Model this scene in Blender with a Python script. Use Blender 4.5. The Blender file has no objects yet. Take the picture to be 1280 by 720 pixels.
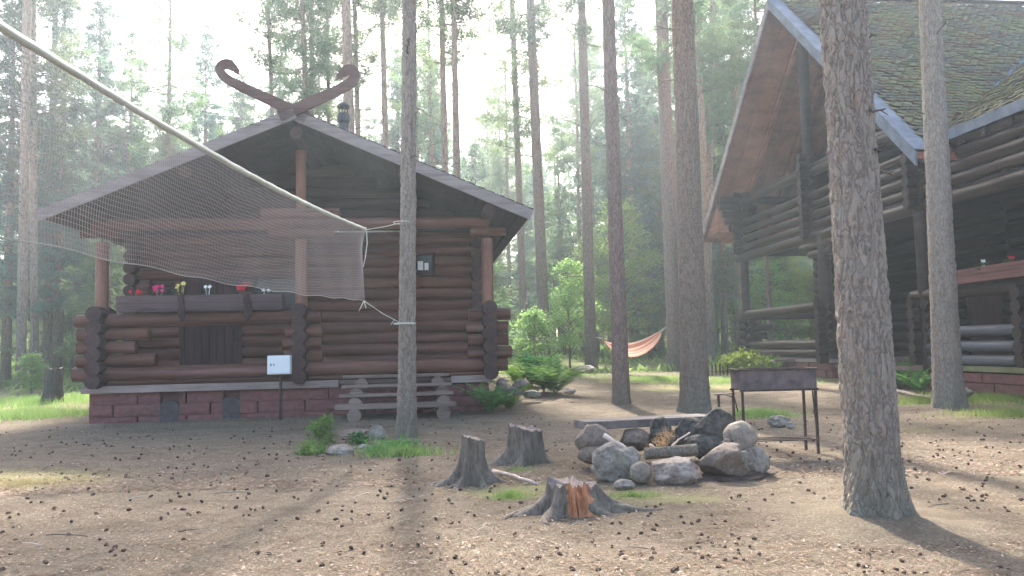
import bpy, bmesh, math, random
import numpy as np
from mathutils import Vector, Matrix, noise

SC = bpy.context.scene
COL = SC.collection
random.seed(7)
R_ = math.radians

# ------------------------------------------------------------------ camera
FPX, PITCH, ROLL, CAMH = 1000.0, R_(4.3), 0.022, 1.25
_F = Vector((0, math.cos(PITCH), math.sin(PITCH)))
_U0 = Vector((0, -math.sin(PITCH), math.cos(PITCH)))
_X = Vector((1, 0, 0))
_R = _X * math.cos(ROLL) - _U0 * math.sin(ROLL)
_U = _U0 * math.cos(ROLL) + _X * math.sin(ROLL)
cam_d = bpy.data.cameras.new('camera')
cam_d.sensor_width = 36.0
cam_d.lens = 36.0 * FPX / 1280.0
cam_d.clip_end = 900
cam_d.clip_start = 0.05
cam = bpy.data.objects.new('camera', cam_d)
COL.objects.link(cam)
m = Matrix((_R, _U, -_F)).transposed().to_4x4()
m.translation = (0, 0, CAMH)
cam.matrix_world = m
SC.camera = cam

# ------------------------------------------------------------------ light
SUN_EL, SUN_AZ = 42.0, -7.0          # azimuth measured from +Y (view direction) towards +X
w = bpy.data.worlds.new('World')
SC.world = w
w.use_nodes = True
nt = w.node_tree
bg = nt.nodes['Background']
sky = nt.nodes.new('ShaderNodeTexSky')
sky.sky_type = 'NISHITA'
sky.sun_disc = False
sky.sun_elevation = R_(SUN_EL)
sky.sun_rotation = R_(SUN_AZ)
sky.air_density = 0.85
sky.dust_density = 4.0
sky.ozone_density = 1.0
nt.links.new(sky.outputs[0], bg.inputs[0])
bg.inputs[1].default_value = 0.15
sd = bpy.data.lights.new('sun', 'SUN')
sd.energy = 3.6
sd.angle = R_(2.4)
sd.color = (1.0, 0.94, 0.86)
sun = bpy.data.objects.new('sun', sd)
COL.objects.link(sun)
sdir = Vector((math.sin(R_(SUN_AZ)) * math.cos(R_(SUN_EL)), math.cos(R_(SUN_AZ)) * math.cos(R_(SUN_EL)), math.sin(R_(SUN_EL))))
sun.rotation_euler = sdir.to_track_quat('Z', 'Y').to_euler()
SC.view_settings.view_transform = 'Standard'
SC.view_settings.look = 'None'
SC.view_settings.exposure = 2.36
SC.view_settings.gamma = 1.0
HAZE_DENSITY = 0.0019
SC.render.engine = 'CYCLES'
SC.cycles.max_bounces = 6
SC.cycles.diffuse_bounces = 3
SC.cycles.glossy_bounces = 2
SC.cycles.transmission_bounces = 4
SC.cycles.volume_bounces = 1
SC.cycles.transparent_max_bounces = 8
SC.cycles.use_denoising = True
SC.cycles.use_adaptive_sampling = True
SC.cycles.adaptive_threshold = 0.02
SC.cycles.sample_clamp_indirect = 6

# ------------------------------------------------------------------ helpers
def ray(x, y):
    return _F + _R * ((x - 640) / FPX) + _U * ((360 - y) / FPX)
def at(x, y, Y):
    d = ray(x, y); t = Y / d.y
    return Vector((d.x * t, Y, CAMH + d.z * t))
def gh(x, y):
    z = 0.02 * min(max(0.0, y - 14), 90)
    if y > 24: z += 0.12 * noise.noise(Vector((x * .11, y * .11, 3.))) * min(1, (y - 24) / 10)
    z += 0.025 * noise.noise(Vector((x * .6, y * .6, 0.)))
    return z
def gnd(x, y):
    Y = 2.0
    for i in range(600):
        p = at(x, y, Y)
        if p.z < gh(p.x, p.y): break
        Y *= 1.008
    p.z = gh(p.x, p.y)
    return p

def tag(o, label=None, cat=None, group=None, kind=None):
    if label: o['label'] = label
    if cat: o['category'] = cat
    if group: o['group'] = group
    if kind: o['kind'] = kind
    return o
def empty(name, loc=(0, 0, 0), rz=0.0):
    o = bpy.data.objects.new(name, None)
    o.location = loc; o.rotation_euler = (0, 0, rz)
    o.empty_display_size = .2
    COL.objects.link(o)
    return o
def link(name, me, parent=None):
    o = bpy.data.objects.new(name, me)
    COL.objects.link(o)
    if parent is not None: o.parent = parent
    return o
def mesh_np(name, V, F, mats, smooth=False, col=None):
    """V (n,3) array, F (m,k) int array with constant k."""
    V = np.asarray(V, dtype=np.float32); F = np.asarray(F, dtype=np.int32)
    me = bpy.data.meshes.new(name)
    k = F.shape[1]
    me.vertices.add(len(V)); me.vertices.foreach_set('co', V.ravel())
    me.loops.add(F.size); me.loops.foreach_set('vertex_index', F.ravel())
    me.polygons.add(len(F)); me.polygons.foreach_set('loop_start', np.arange(0, F.size, k, dtype=np.int32))
    me.polygons.foreach_set('loop_total', np.full(len(F), k, dtype=np.int32))
    if smooth: me.polygons.foreach_set('use_smooth', np.ones(len(F), dtype=bool))
    me.update(calc_edges=True)
    if not isinstance(mats, (list, tuple)): mats = [mats]
    for mt in mats: me.materials.append(mt)
    return me

def mesh_multi(name, parts):
    """parts: list of (V, F, material, smooth); F may be lists with mixed sizes"""
    me = bpy.data.meshes.new(name); Vs = []; idx = []; tot = []; mi = []; sm = []; off = 0
    for q, (V, F, mt, smo) in enumerate(parts):
        V = np.asarray([tuple(v) for v in V] if not isinstance(V, np.ndarray) else V, dtype=np.float32).reshape(-1, 3); Vs.append(V)
        if isinstance(F, np.ndarray):
            idx.append((F + off).ravel()); tot.append(np.full(len(F), F.shape[1]))
        else:
            idx.append(np.array([i + off for f in F for i in f], dtype=np.int64)); tot.append(np.array([len(f) for f in F], dtype=np.int64))
        mi.append(np.full(len(F), q)); sm.append(np.full(len(F), smo)); off += len(V); me.materials.append(mt)
    V = np.concatenate(Vs); idx = np.concatenate(idx).astype(np.int32); tot = np.concatenate(tot).astype(np.int32)
    st = np.concatenate([[0], np.cumsum(tot)[:-1]]).astype(np.int32)
    me.vertices.add(len(V)); me.vertices.foreach_set('co', V.ravel())
    me.loops.add(len(idx)); me.loops.foreach_set('vertex_index', idx)
    me.polygons.add(len(tot)); me.polygons.foreach_set('loop_start', st); me.polygons.foreach_set('loop_total', tot)
    me.polygons.foreach_set('material_index', np.concatenate(mi).astype(np.int32)); me.polygons.foreach_set('use_smooth', np.concatenate(sm).astype(bool))
    me.update(calc_edges=True)
    return me

class MB:
    """collects simple solids, then becomes one mesh"""
    def __init__(s): s.V = []; s.F = []; s.S = []
    def add(s, V, F, smooth=False):
        n = len(s.V); s.V += [tuple(v) for v in V]
        s.F += [tuple(i + n for i in f) for f in F]; s.S += [smooth] * len(F)
        return s
    def box(s, a, b):
        (x0, y0, z0), (x1, y1, z1) = a, b
        V = [(x, y, z) for z in (z0, z1) for y in (y0, y1) for x in (x0, x1)]
        return s.add(V, [(0, 2, 3, 1), (4, 5, 7, 6), (0, 1, 5, 4), (2, 6, 7, 3), (0, 4, 6, 2), (1, 3, 7, 5)])
    def bar(s, p, q, wd, ht, up=(0, 0, 1)):
        """rectangular bar from p to q"""
        p, q, up = Vector(p), Vector(q), Vector(up)
        d = (q - p).normalized(); sx = d.cross(up).normalized() * wd / 2; sy = sx.cross(d).normalized() * ht / 2
        V = [e + a * sx + b * sy for e in (p, q) for a, b in ((-1, -1), (1, -1), (1, 1), (-1, 1))]
        return s.add(V, [(0, 1, 2, 3), (7, 6, 5, 4), (0, 4, 5, 1), (1, 5, 6, 2), (2, 6, 7, 3), (3, 7, 4, 0)])
    def log(s, p, q, r, n=14, rings=6, seed=0, r2=None, wob=.02, cap=True):
        p, q = Vector(p), Vector(q); d = (q - p)
        L = d.length; d.normalize()
        up = Vector((0, 0, 1)) if abs(d.z) < .9 else Vector((1, 0, 0))
        a = d.cross(up).normalized(); b = d.cross(a).normalized()
        if r2 is None: r2 = r
        rings = max(2, int(rings))
        V = []
        for i in range(rings):
            t = i / (rings - 1)
            rr = r + (r2 - r) * t
            c = p.lerp(q, t)
            off = Vector((noise.noise(Vector((seed * 3.1, t * L * .5, 1))), noise.noise(Vector((seed * 3.1, t * L * .5, 9))), 0)) * wob * .5
            for j in range(n):
                th = 2 * math.pi * j / n
                k = 1 + wob * 2.2 * noise.noise(Vector((math.cos(th) + seed * 1.7, math.sin(th), t * L * .9)))
                V.append(c + a * (math.cos(th) * rr * k + off.x) + b * (math.sin(th) * rr * k + off.y))
        F = []
        for i in range(rings - 1):
            for j in range(n):
                k = (j + 1) % n
                F.append((i * n + j, i * n + k, (i + 1) * n + k, (i + 1) * n + j))
        s.add(V, F, True)
        if cap:
            s.add(V[:n], [tuple(range(n - 1, -1, -1))])
            s.add(V[-n:], [tuple(range(n))])
        return s
    def tube(s, pts, r, n=6, radii=None, caps=True):
        pts = [Vector(p) for p in pts]; V = []; m_ = len(pts)
        prev = None
        for i, p in enumerate(pts):
            d = (pts[min(i + 1, m_ - 1)] - pts[max(i - 1, 0)]).normalized()
            up = Vector((0, 0, 1)) if abs(d.z) < .95 else Vector((1, 0, 0))
            a = d.cross(up).normalized() if prev is None else (prev - d * prev.dot(d)).normalized()
            prev = a; b = d.cross(a)
            rr = radii[i] if radii else r
            for j in range(n):
                th = 2 * math.pi * j / n
                V.append(p + a * math.cos(th) * rr + b * math.sin(th) * rr)
        F = [(i * n + j, i * n + (j + 1) % n, (i + 1) * n + (j + 1) % n, (i + 1) * n + j) for i in range(m_ - 1) for j in range(n)]
        if caps: F += [tuple(range(n - 1, -1, -1)), tuple(range((m_ - 1) * n, m_ * n))]
        return s.add(V, F, True)
    def prism(s, pts, thick):
        """pts: list of Vector outline, thick: Vector offset"""
        n = len(pts); pts = [Vector(p) for p in pts]; t = Vector(thick)
        V = pts + [p + t for p in pts]
        F = [tuple(range(n - 1, -1, -1)), tuple(range(n, 2 * n))] + [(i, (i + 1) % n, (i + 1) % n + n, i + n) for i in range(n)]
        return s.add(V, F)
    def build(s, name, mat, parent=None, bevel=0.0):
        me = bpy.data.meshes.new(name)
        me.from_pydata(s.V, [], s.F)
        me.polygons.foreach_set('use_smooth', s.S)
        me.update()
        bm = bmesh.new(); bm.from_mesh(me)
        bmesh.ops.recalc_face_normals(bm, faces=bm.faces)
        bm.to_mesh(me); bm.free()
        me.materials.append(mat)
        o = link(name, me, parent)
        if bevel:
            md = o.modifiers.new('bevel', 'BEVEL'); md.width = bevel; md.segments = 2; md.limit_method = 'ANGLE'
        return o

# ------------------------------------------------------------------ materials
class NT:
    def __init__(s, name):
        s.m = bpy.data.materials.new(name); s.m.use_nodes = True
        s.t = s.m.node_tree; s.b = s.t.nodes['Principled BSDF']; s.out = s.t.nodes['Material Output']
        s.b.inputs['Roughness'].default_value = .85
        s.b.inputs['Specular IOR Level'].default_value = .25
        s.co = s.t.nodes.new('ShaderNodeTexCoord')
    def n(s, typ, **k):
        nd = s.t.nodes.new(typ)
        for a, b in k.items(): setattr(nd, a, b)
        return nd
    def l(s, a, b): s.t.links.new(a, b)
    def mapn(s, scale=(1, 1, 1), src='Object', rot=(0, 0, 0)):
        mp = s.n('ShaderNodeMapping'); mp.inputs['Scale'].default_value = scale; mp.inputs['Rotation'].default_value = rot
        s.l(s.co.outputs[src] if isinstance(src, str) else src, mp.inputs[0]); return mp.outputs[0]
    def noise(s, vec, scale, detail=6, rough=.6, dist=0):
        nd = s.n('ShaderNodeTexNoise'); nd.inputs['Scale'].default_value = scale; nd.inputs['Detail'].default_value = detail
        nd.inputs['Roughness'].default_value = rough; nd.inputs['Distortion'].default_value = dist
        s.l(vec, nd.inputs['Vector']); return nd.outputs[0]
    def voro(s, vec, scale, feat='F1'):
        nd = s.n('ShaderNodeTexVoronoi'); nd.feature = feat; nd.inputs['Scale'].default_value = scale
        s.l(vec, nd.inputs['Vector']); return nd.outputs['Distance']
    def ramp(s, fac, stops):
        nd = s.n('ShaderNodeValToRGB'); e = nd.color_ramp.elements
        while len(e) < len(stops): e.new(.5)
        for i, (p, c) in enumerate(stops): e[i].position = p; e[i].color = (*c, 1) if len(c) == 3 else c
        s.l(fac, nd.inputs[0]); return nd.outputs[0]
    def mix(s, fac, a, b, mode='MIX'):
        nd = s.n('ShaderNodeMix'); nd.data_type = 'RGBA'; nd.blend_type = mode
        for i, v in ((0, fac), (6, a), (7, b)):
            if hasattr(v, 'links'): s.l(v, nd.inputs[i])
            elif i == 0: nd.inputs[0].default_value = v
            else: nd.inputs[i].default_value = (*v, 1)
        return nd.outputs[2]
    def math(s, op, a, b=0.0, c=None):
        nd = s.n('ShaderNodeMath', operation=op)
        for i, v in enumerate((a, b) if c is None else (a, b, c)):
            if hasattr(v, 'links'): s.l(v, nd.inputs[i])
            else: nd.inputs[i].default_value = v
        return nd.outputs[0]
    def bump(s, h, strength=.5, dist=.02, base=None):
        nd = s.n('ShaderNodeBump'); nd.inputs['Strength'].default_value = strength; nd.inputs['Distance'].default_value = dist
        s.l(h, nd.inputs['Height'])
        if base is not None: s.l(base, nd.inputs['Normal'])
        s.l(nd.outputs[0], s.b.inputs['Normal']); return nd.outputs[0]
    def col(s, c):
        if hasattr(c, 'links'): s.l(c, s.b.inputs['Base Color'])
        else: s.b.inputs['Base Color'].default_value = (*c, 1)
    def rand(s):
        return s.n('ShaderNodeObjectInfo').outputs['Random']

def wood_mat(name, c1, c2, along='X', rough=.75, grain=1.0, weather=None):
    t = NT(name)
    sc = {'X': (.6, 9, 9), 'Y': (9, .6, 9), 'Z': (9, 9, .6)}[along]
    v = t.mapn(sc)
    g = t.noise(v, 2.2 * grain, 8, .65, .6)
    big = t.noise(t.mapn((1, 1, 1)), 1.1, 4, .6)
    c = t.ramp(g, [(.3, c1), (.7, c2)])
    dk = tuple(x * .5 for x in c1)
    c = t.mix(t.ramp(big, [(.4, (0, 0, 0)), (.75, (.6, .6, .6))]), c, dk)
    ck = t.noise(t.mapn(tuple(.22 if x < 1 else 16 for x in sc)), 1.0, 3, .5, .3)
    c = t.mix(t.ramp(ck, [(.485, (0, 0, 0)), (.5, (.8, .8, .8)), (.515, (0, 0, 0))]), c, tuple(x * .25 for x in c1))
    pv_ = t.noise(t.mapn({'X': (.12, 2, 4.5), 'Y': (2, .12, 4.5), 'Z': (2.5, 2.5, .3)}[along]), 1.0, 2)
    c = t.mix(t.ramp(pv_, [(.42, (.3, .3, .3)), (.6, (0, 0, 0))]), c, tuple(min(1, x * 1.4) for x in c2))
    if weather:
        wn = t.noise(t.mapn(tuple(x * .4 for x in sc)), 1.7, 6, .6)
        c = t.mix(t.ramp(wn, [(.5, (0, 0, 0)), (.72, (.8, .8, .8))]), c, weather)
    t.col(c); t.b.inputs['Roughness'].default_value = rough
    t.bump(g, .5, .012)
    return t.m
M = {}
M['log'] = wood_mat('stained_log', (.068, .028, .017), (.15, .062, .038), 'X', .6, weather=(.24, .12, .10))
M['log_y'] = wood_mat('stained_log_side', (.09, .032, .026), (.18, .066, .05), 'Y', .6)
M['log_dark'] = wood_mat('dark_log_ends', (.035, .020, .018), (.075, .040, .034), 'Y', .8)
M['post'] = wood_mat('stained_post', (.15, .07, .045), (.27, .13, .085), 'Z', .6)
M['plank'] = wood_mat('weathered_plank', (.21, .155, .13), (.36, .28, .24), 'X', .85)
M['tread'] = wood_mat('grey_tread', (.125, .088, .066), (.25, .185, .145), 'X', .85)
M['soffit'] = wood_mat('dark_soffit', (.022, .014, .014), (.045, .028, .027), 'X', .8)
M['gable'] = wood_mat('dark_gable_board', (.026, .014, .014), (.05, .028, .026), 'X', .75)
M['fascia'] = wood_mat('grey_bargeboard', (.20, .165, .15), (.31, .265, .245), 'X', .8)
M['carved'] = wood_mat('carved_board', (.07, .035, .03), (.13, .07, .06), 'X', .8)
M['log2'] = wood_mat('dark_brown_log', (.018, .010, .007), (.052, .030, .020), 'Y', .38, weather=(.075, .052, .04))
M['log2x'] = wood_mat('dark_brown_cross_log', (.018, .011, .010), (.048, .028, .024), 'X', .55)
M['wall_shade'] = wood_mat('recess_shade_wall', (.008, .005, .004), (.022, .013, .011), 'Y', .6)  # brown logs taken near black: deep porch shade put into the wall colour
M['grey_log'] = wood_mat('greyed_rail_log', (.045, .045, .05), (.13, .13, .14), 'Y', .6)
M['soffit2'] = wood_mat('red_brown_soffit', (.27, .105, .06), (.42, .175, .105), 'Y', .75)
M['soffit2b'] = wood_mat('brown_soffit_board', (.19, .075, .046), (.31, .125, .078), 'Y', .75)
M['box'] = wood_mat('dark_box_plank', (.055, .035, .033), (.12, .08, .075), 'X', .8)
M['box_red'] = wood_mat('red_brown_box_plank', (.10, .045, .036), (.19, .085, .068), 'Y', .8)
M['bench'] = wood_mat('bench_plank', (.10, .08, .068), (.20, .165, .145), 'X', .85, weather=(.08, .06, .05))
M['doorwood'] = wood_mat('door_board', (.03, .014, .013), (.07, .03, .028), 'Z', .6)

def simple(name, c, rough=.6, metal=0.0, nz=None, bump=0):
    t = NT(name)
    if nz:
        g = t.noise(t.mapn(), nz[0], 6, .65)
        t.col(t.ramp(g, [(.35, c), (.7, nz[1])]))
        if bump: t.bump(g, bump, .01)
    else: t.col(c)
    t.b.inputs['Roughness'].default_value = rough; t.b.inputs['Metallic'].default_value = metal
    return t.m
M['shingle_edge'] = simple('dark_shingle', (.05, .045, .05), .9, 0, (8, (.09, .085, .09)))
M['flashing'] = simple('verge_sheet', (.10, .12, .15), .7, .0, (3, (.19, .22, .26)), .2)
M['iron'] = simple('black_iron', (.025, .02, .018), .6, .3, (20, (.09, .055, .04)), .2)
M['grillsteel'] = simple('burnt_steel', (.06, .055, .06), .55, .4, (6, (.19, .13, .12)), .3)
M['white'] = simple('white_painted_metal', (.72, .74, .72), .45, 0, (2, (.80, .81, .79)))
M['cord'] = simple('white_cord', (.62, .60, .50), .9)
M['cord_grey'] = simple('greyed_cord', (.33, .31, .27), .9)
M['tape'] = simple('white_net_tape', (.36, .35, .27), .8, 0, (5, (.48, .47, .38)))
M['netthread'] = simple('pale_net_thread', (.33, .28, .25), .9)
M['glass'] = simple('dark_window_glass', (.02, .022, .025), .06)
M['vent'] = simple('vent_grey', (.05, .042, .04), .9, 0, (9, (.10, .085, .08)))
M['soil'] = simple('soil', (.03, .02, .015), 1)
M['straw'] = simple('dry_grass_straw', (.55, .34, .15), .9)
M['pale_wood'] = wood_mat('barkless_wood', (.34, .25, .19), (.55, .45, .38), 'X', .8)
M['pale_grey_wood'] = wood_mat('grey_bark_log', (.20, .16, .14), (.36, .31, .28), 'X', .85)
M['dirt'] = simple('dark_sooty_earth', (.035, .025, .02), .95, 0, (9, (.12, .085, .065)), .6)
M['char'] = simple('charred', (.02, .018, .018), .9, 0, (12, (.07, .06, .06)), .4)

def block_mat():
    t = NT('painted_foundation_block')
    g = t.noise(t.mapn((1, 1, 1.6)), 7, 7, .7)
    r = t.rand()
    c = t.ramp(g, [(.3, (.12, .045, .04)), (.7, (.24, .10, .085))])
    d = t.noise(t.mapn(), 1.3, 4)
    c = t.mix(t.ramp(d, [(.5, (0, 0, 0)), (.8, (.6, .6, .6))]), c, (.10, .075, .06))
    t.col(c); t.bump(g, .8, .03); return t.m
M['block'] = block_mat()
def door_pattern(): pass

def bark_mat(name, low, high, z0, z1, scale=1.0, strength=.9):
    """pine bark: stretched plates, dark cracks; colour turns orange with height (object z)"""
    t = NT(name)
    v = t.mapn((1, 1, .20))
    wn = t.noise(t.mapn(), 6, 4)
    mx = t.n('ShaderNodeMix', data_type='VECTOR'); mx.inputs[0].default_value = .16
    t.l(v, mx.inputs[4])
    cn = t.n('ShaderNodeTexNoise'); cn.inputs['Scale'].default_value = 9; cn.inputs['Detail'].default_value = 4; t.l(t.mapn((1, 1, .5)), cn.inputs['Vector'])
    t.l(cn.outputs[1], mx.inputs[5]); vv = mx.outputs[1]
    ed = t.voro(vv, 26 * scale, 'DISTANCE_TO_EDGE')
    plate = t.noise(t.mapn((1, 1, .16)), 16 * scale, 5, .7, 1.2)
    ed = t.math('MULTIPLY', ed, t.math('ADD', plate, .15))
    crack = t.ramp(ed, [(.0, (0, 0, 0)), (.14, (1, 1, 1))])
    fine = t.noise(t.mapn((1, 1, .35)), 38 * scale, 7, .75)
    fine = t.math('MULTIPLY_ADD', t.math('SUBTRACT', plate, .5), .9, fine)
    h = t.math('ADD', t.math('MULTIPLY', crack, .5), t.math('MULTIPLY', fine, .8))
    sep = t.n('ShaderNodeSeparateXYZ'); t.l(t.co.outputs['Object'], sep.inputs[0])
    mr = t.n('ShaderNodeMapRange'); t.l(t.math('ADD', sep.outputs[2], t.math('MULTIPLY', wn, 2.0)), mr.inputs[0])
    mr.inputs[1].default_value = z0; mr.inputs[2].default_value = z1
    ca = t.mix(fine, tuple(x * .62 for x in low), tuple(min(1, x * 1.35) for x in low))
    cb = t.mix(fine, tuple(x * .75 for x in high), tuple(min(1, x * 1.25) for x in high))
    c = t.mix(mr.outputs[0], ca, cb)
    c = t.mix(t.ramp(ed, [(.0, (.6, .6, .6)), (.08, (0, 0, 0))]), c, tuple(x * .36 for x in low))
    lich = t.noise(t.mapn((1, 1, .6)), 9, 5, .7)
    c = t.mix(t.ramp(lich, [(.56, (0, 0, 0)), (.7, (.5, .5, .5))]), c, (.27, .27, .23))
    red = t.noise(t.mapn((1, 1, .4)), 13, 5, .7)
    c = t.mix(t.ramp(red, [(.56, (0, 0, 0)), (.72, (.55, .55, .55))]), c, (.28, .165, .11))
    mb = t.n('ShaderNodeMapRange'); t.l(t.math('ADD', sep.outputs[2], t.math('MULTIPLY', wn, .7)), mb.inputs[0]); mb.inputs[1].default_value = 1.0; mb.inputs[2].default_value = .25
    c = t.mix(t.math('MULTIPLY', mb.outputs[0], .45), c, (.15, .165, .11))
    t.col(c); t.b.inputs['Roughness'].default_value = .9
    t.bump(h, strength, .03)
    return t.m
M['bark_near'] = bark_mat('pine_bark_grey', (.29, .232, .18), (.40, .335, .27), 1.0, 6.0, .95, .8)
M['bark_mid'] = bark_mat('pine_bark_brown', (.20, .155, .118), (.32, .225, .165), 1.5, 8.0, .9, .8)
M['bark_far'] = bark_mat('pine_bark_far', (.19, .16, .12), (.41, .285, .19), 2.0, 9.0, .5, .6)
M['bark_red'] = bark_mat('pine_bark_red', (.24, .165, .13), (.28, .20, .165), .5, 4.0, .8, .9)
M['twig'] = simple('dead_twig', (.10, .075, .065), .95, 0, (10, (.20, .16, .14)))

def leaf_mat(name, a, b, trans=.5, var=.25):
    t = NT(name)
    g = t.noise(t.mapn((1, 1, 1)), 1.3, 4, .7)
    c = t.ramp(g, [(.32, a), (.68, b)])
    hv = t.n('ShaderNodeHueSaturation')
    rd = t.rand()
    t.l(t.math('MULTIPLY_ADD', rd, var * 1.4, 1 - var * .7), hv.inputs['Value'])
    t.l(t.math('MULTIPLY_ADD', rd, .05, .475), hv.inputs['Hue'])
    t.l(c, hv.inputs['Color'])
    c = hv.outputs[0]
    df = t.n('ShaderNodeBsdfDiffuse'); tr = t.n('ShaderNodeBsdfTranslucent'); mx = t.n('ShaderNodeMixShader')
    t.l(c, df.inputs[0]); t.l(c, tr.inputs[0]); mx.inputs[0].default_value = trans
    t.l(df.outputs[0], mx.inputs[1]); t.l(tr.outputs[0], mx.inputs[2])
    t.l(mx.outputs[0], t.out.inputs['Surface'])
    return t.m
M['needle'] = leaf_mat('pine_needles', (.125, .185, .095), (.22, .29, .14), .62)
M['needle_blue'] = leaf_mat('blue_green_needles', (.115, .19, .135), (.20, .285, .195), .62)
M['leaf'] = leaf_mat('birch_leaves', (.17, .28, .085), (.33, .43, .15), .6)
M['farleaf'] = leaf_mat('far_foliage', (.16, .22, .12), (.28, .34, .18), .65)
M['fern'] = leaf_mat('fern_leaves', (.11, .22, .06), (.22, .36, .11), .5)
M['fern_dark'] = leaf_mat('dark_fern_leaves', (.04, .10, .035), (.09, .19, .055), .45)
M['fern_yellow'] = leaf_mat('yellow_fern_leaves', (.18, .30, .05), (.32, .45, .09), .5)
M['grass'] = leaf_mat('grass_blades', (.16, .27, .07), (.32, .40, .14), .5)
M['drygrass'] = leaf_mat('dry_grass_blades', (.28, .25, .12), (.42, .38, .20), .4)
M['litter'] = leaf_mat('pale_litter', (.25, .18, .13), (.48, .39, .29), .1)
M['litter_dark'] = leaf_mat('brown_litter', (.10, .06, .04), (.26, .17, .12), .1)
M['petal_pink'] = simple('pink_petals', (.65, .04, .16), .6)
M['petal_red'] = simple('red_petals', (.62, .03, .05), .6)
M['petal_white'] = simple('white_petals', (.80, .80, .72), .6)
M['petal_yellow'] = simple('yellow_petals', (.72, .62, .18), .6)

def rock_mat(name, a, b, lich=None, sc=5.0):
    t = NT(name)
    g = t.noise(t.mapn(), sc, 9, .7, .4); g2 = t.noise(t.mapn(), sc * 7, 5, .7)
    c = t.ramp(g, [(.32, a), (.66, b)])
    c = t.mix(t.ramp(g2, [(.35, (.6, .6, .6)), (.55, (0, 0, 0))]), c, tuple(x * .45 for x in a))
    if lich:
        l = t.noise(t.mapn(), sc * .8, 6, .7)
        c = t.mix(t.ramp(l, [(.48, (0, 0, 0)), (.72, (.55, .55, .55))]), c, lich)
    t.col(c); t.b.inputs['Roughness'].default_value = .85
    t.bump(t.math('ADD', g, t.math('MULTIPLY', g2, .4)), .7, .03)
    return t.m
M['rock_grey'] = rock_mat('grey_granite', (.16, .135, .108), (.30, .26, .21), (.38, .34, .28))
M['rock_pink'] = rock_mat('pink_granite', (.19, .145, .115), (.34, .275, .225), (.44, .39, .33), 4)
M['rock_tan'] = rock_mat('tan_stone', (.19, .15, .115), (.29, .24, .185), None, 3)
M['rock_soot'] = rock_mat('sooty_stone', (.033, .030, .025), (.105, .095, .078), (.20, .185, .155), 5)
M['rock_brown'] = rock_mat('brown_stone', (.14, .105, .08), (.25, .195, .15), None, 6)
M['rock_moss'] = rock_mat('mossy_stone', (.16, .15, .12), (.30, .28, .24), (.10, .15, .05), 4)

def ground_mat():
    t = NT('pine_litter_ground')
    v = t.mapn()
    g = t.noise(v, .55, 5, .6); g2 = t.noise(v, 5, 8, .75); g3 = t.noise(v, 48, 6, .75)
    needles = t.noise(t.mapn((1, .25, 1), rot=(0, 0, .6)), 120, 3, .7)
    needles2 = t.noise(t.mapn((.25, 1, 1), rot=(0, 0, .3)), 110, 3, .7)
    c = t.ramp(g3, [(.3, (.068, .055, .037)), (.5, (.20, .165, .112)), (.7, (.385, .325, .235))])
    c = t.mix(t.ramp(needles, [(.55, (0, 0, 0)), (.7, (.8, .8, .8))]), c, (.40, .32, .24))
    c = t.mix(t.ramp(needles2, [(.56, (0, 0, 0)), (.7, (.75, .75, .75))]), c, (.15, .10, .07))
    c = t.mix(t.ramp(g2, [(.42, (0, 0, 0)), (.66, (.55, .55, .55))]), c, (.13, .092, .066))
    c = t.mix(t.ramp(g, [(.5, (0, 0, 0)), (.72, (.5, .5, .5))]), c, (.27, .215, .155))
    dr = t.noise(t.mapn((1, 1.6, 1)), 1.6, 7, .7, .8)
    c = t.mix(t.ramp(dr, [(.48, (0, 0, 0)), (.62, (.5, .5, .5))]), c, (.105, .072, .048))
    # forest floor further out: moss and low green growth
    sep = t.n('ShaderNodeSeparateXYZ'); t.l(t.co.outputs['Object'], sep.inputs[0])
    yy = t.math('ADD', sep.outputs[1], t.math('MULTIPLY', t.math('SUBTRACT', t.noise(v, .18, 4), .5), 26))
    mr = t.n('ShaderNodeMapRange'); t.l(yy, mr.inputs[0]); mr.inputs[1].default_value = 26; mr.inputs[2].default_value = 34
    gc = t.mix(g2, (.13, .17, .05), (.30, .32, .13))
    c = t.mix(t.math('MULTIPLY', mr.outputs[0], .85), c, gc)
    # mossy yellow-green patch left of the yard
    def spot(cx, cy, rx, ry):
        mp = t.n('ShaderNodeMapping'); mp.inputs['Location'].default_value = (-cx / rx, -cy / ry, 0)
        mp.inputs['Scale'].default_value = (1 / rx, 1 / ry, 0); t.l(t.co.outputs['Object'], mp.inputs[0])
        ln = t.n('ShaderNodeVectorMath', operation='LENGTH'); t.l(mp.outputs[0], ln.inputs[0])
        s_ = t.math('ADD', ln.outputs['Value'], t.math('MULTIPLY', t.math('SUBTRACT', g2, .5), 1.6))
        return t.ramp(s_, [(.45, (.7, .7, .7)), (1.0, (0, 0, 0))])
    for sp in [(-5.3, 8.6, 1.2, .9), (-12, 18.5, 5, 2.6), (10.5, 15.2, 2.6, 1.8), (5.2, 20.5, 2.6, 1.6), (.1, 7.2, .8, .5), (1.2, 6.6, .7, .3)]:
        c = t.mix(spot(*sp), c, t.mix(g3, (.16, .16, .06), (.38, .36, .17)))
    t.col(c); t.b.inputs['Roughness'].default_value = .95
    t.b.inputs['Specular IOR Level'].default_value = .1
    h = t.math('ADD', t.math('MULTIPLY', g3, .6), t.math('ADD', t.math('MULTIPLY', g2, .5), t.math('MULTIPLY', needles, .3)))
    t.bump(h, 1.0, .05)
    return t.m
M['ground'] = ground_mat()

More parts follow.
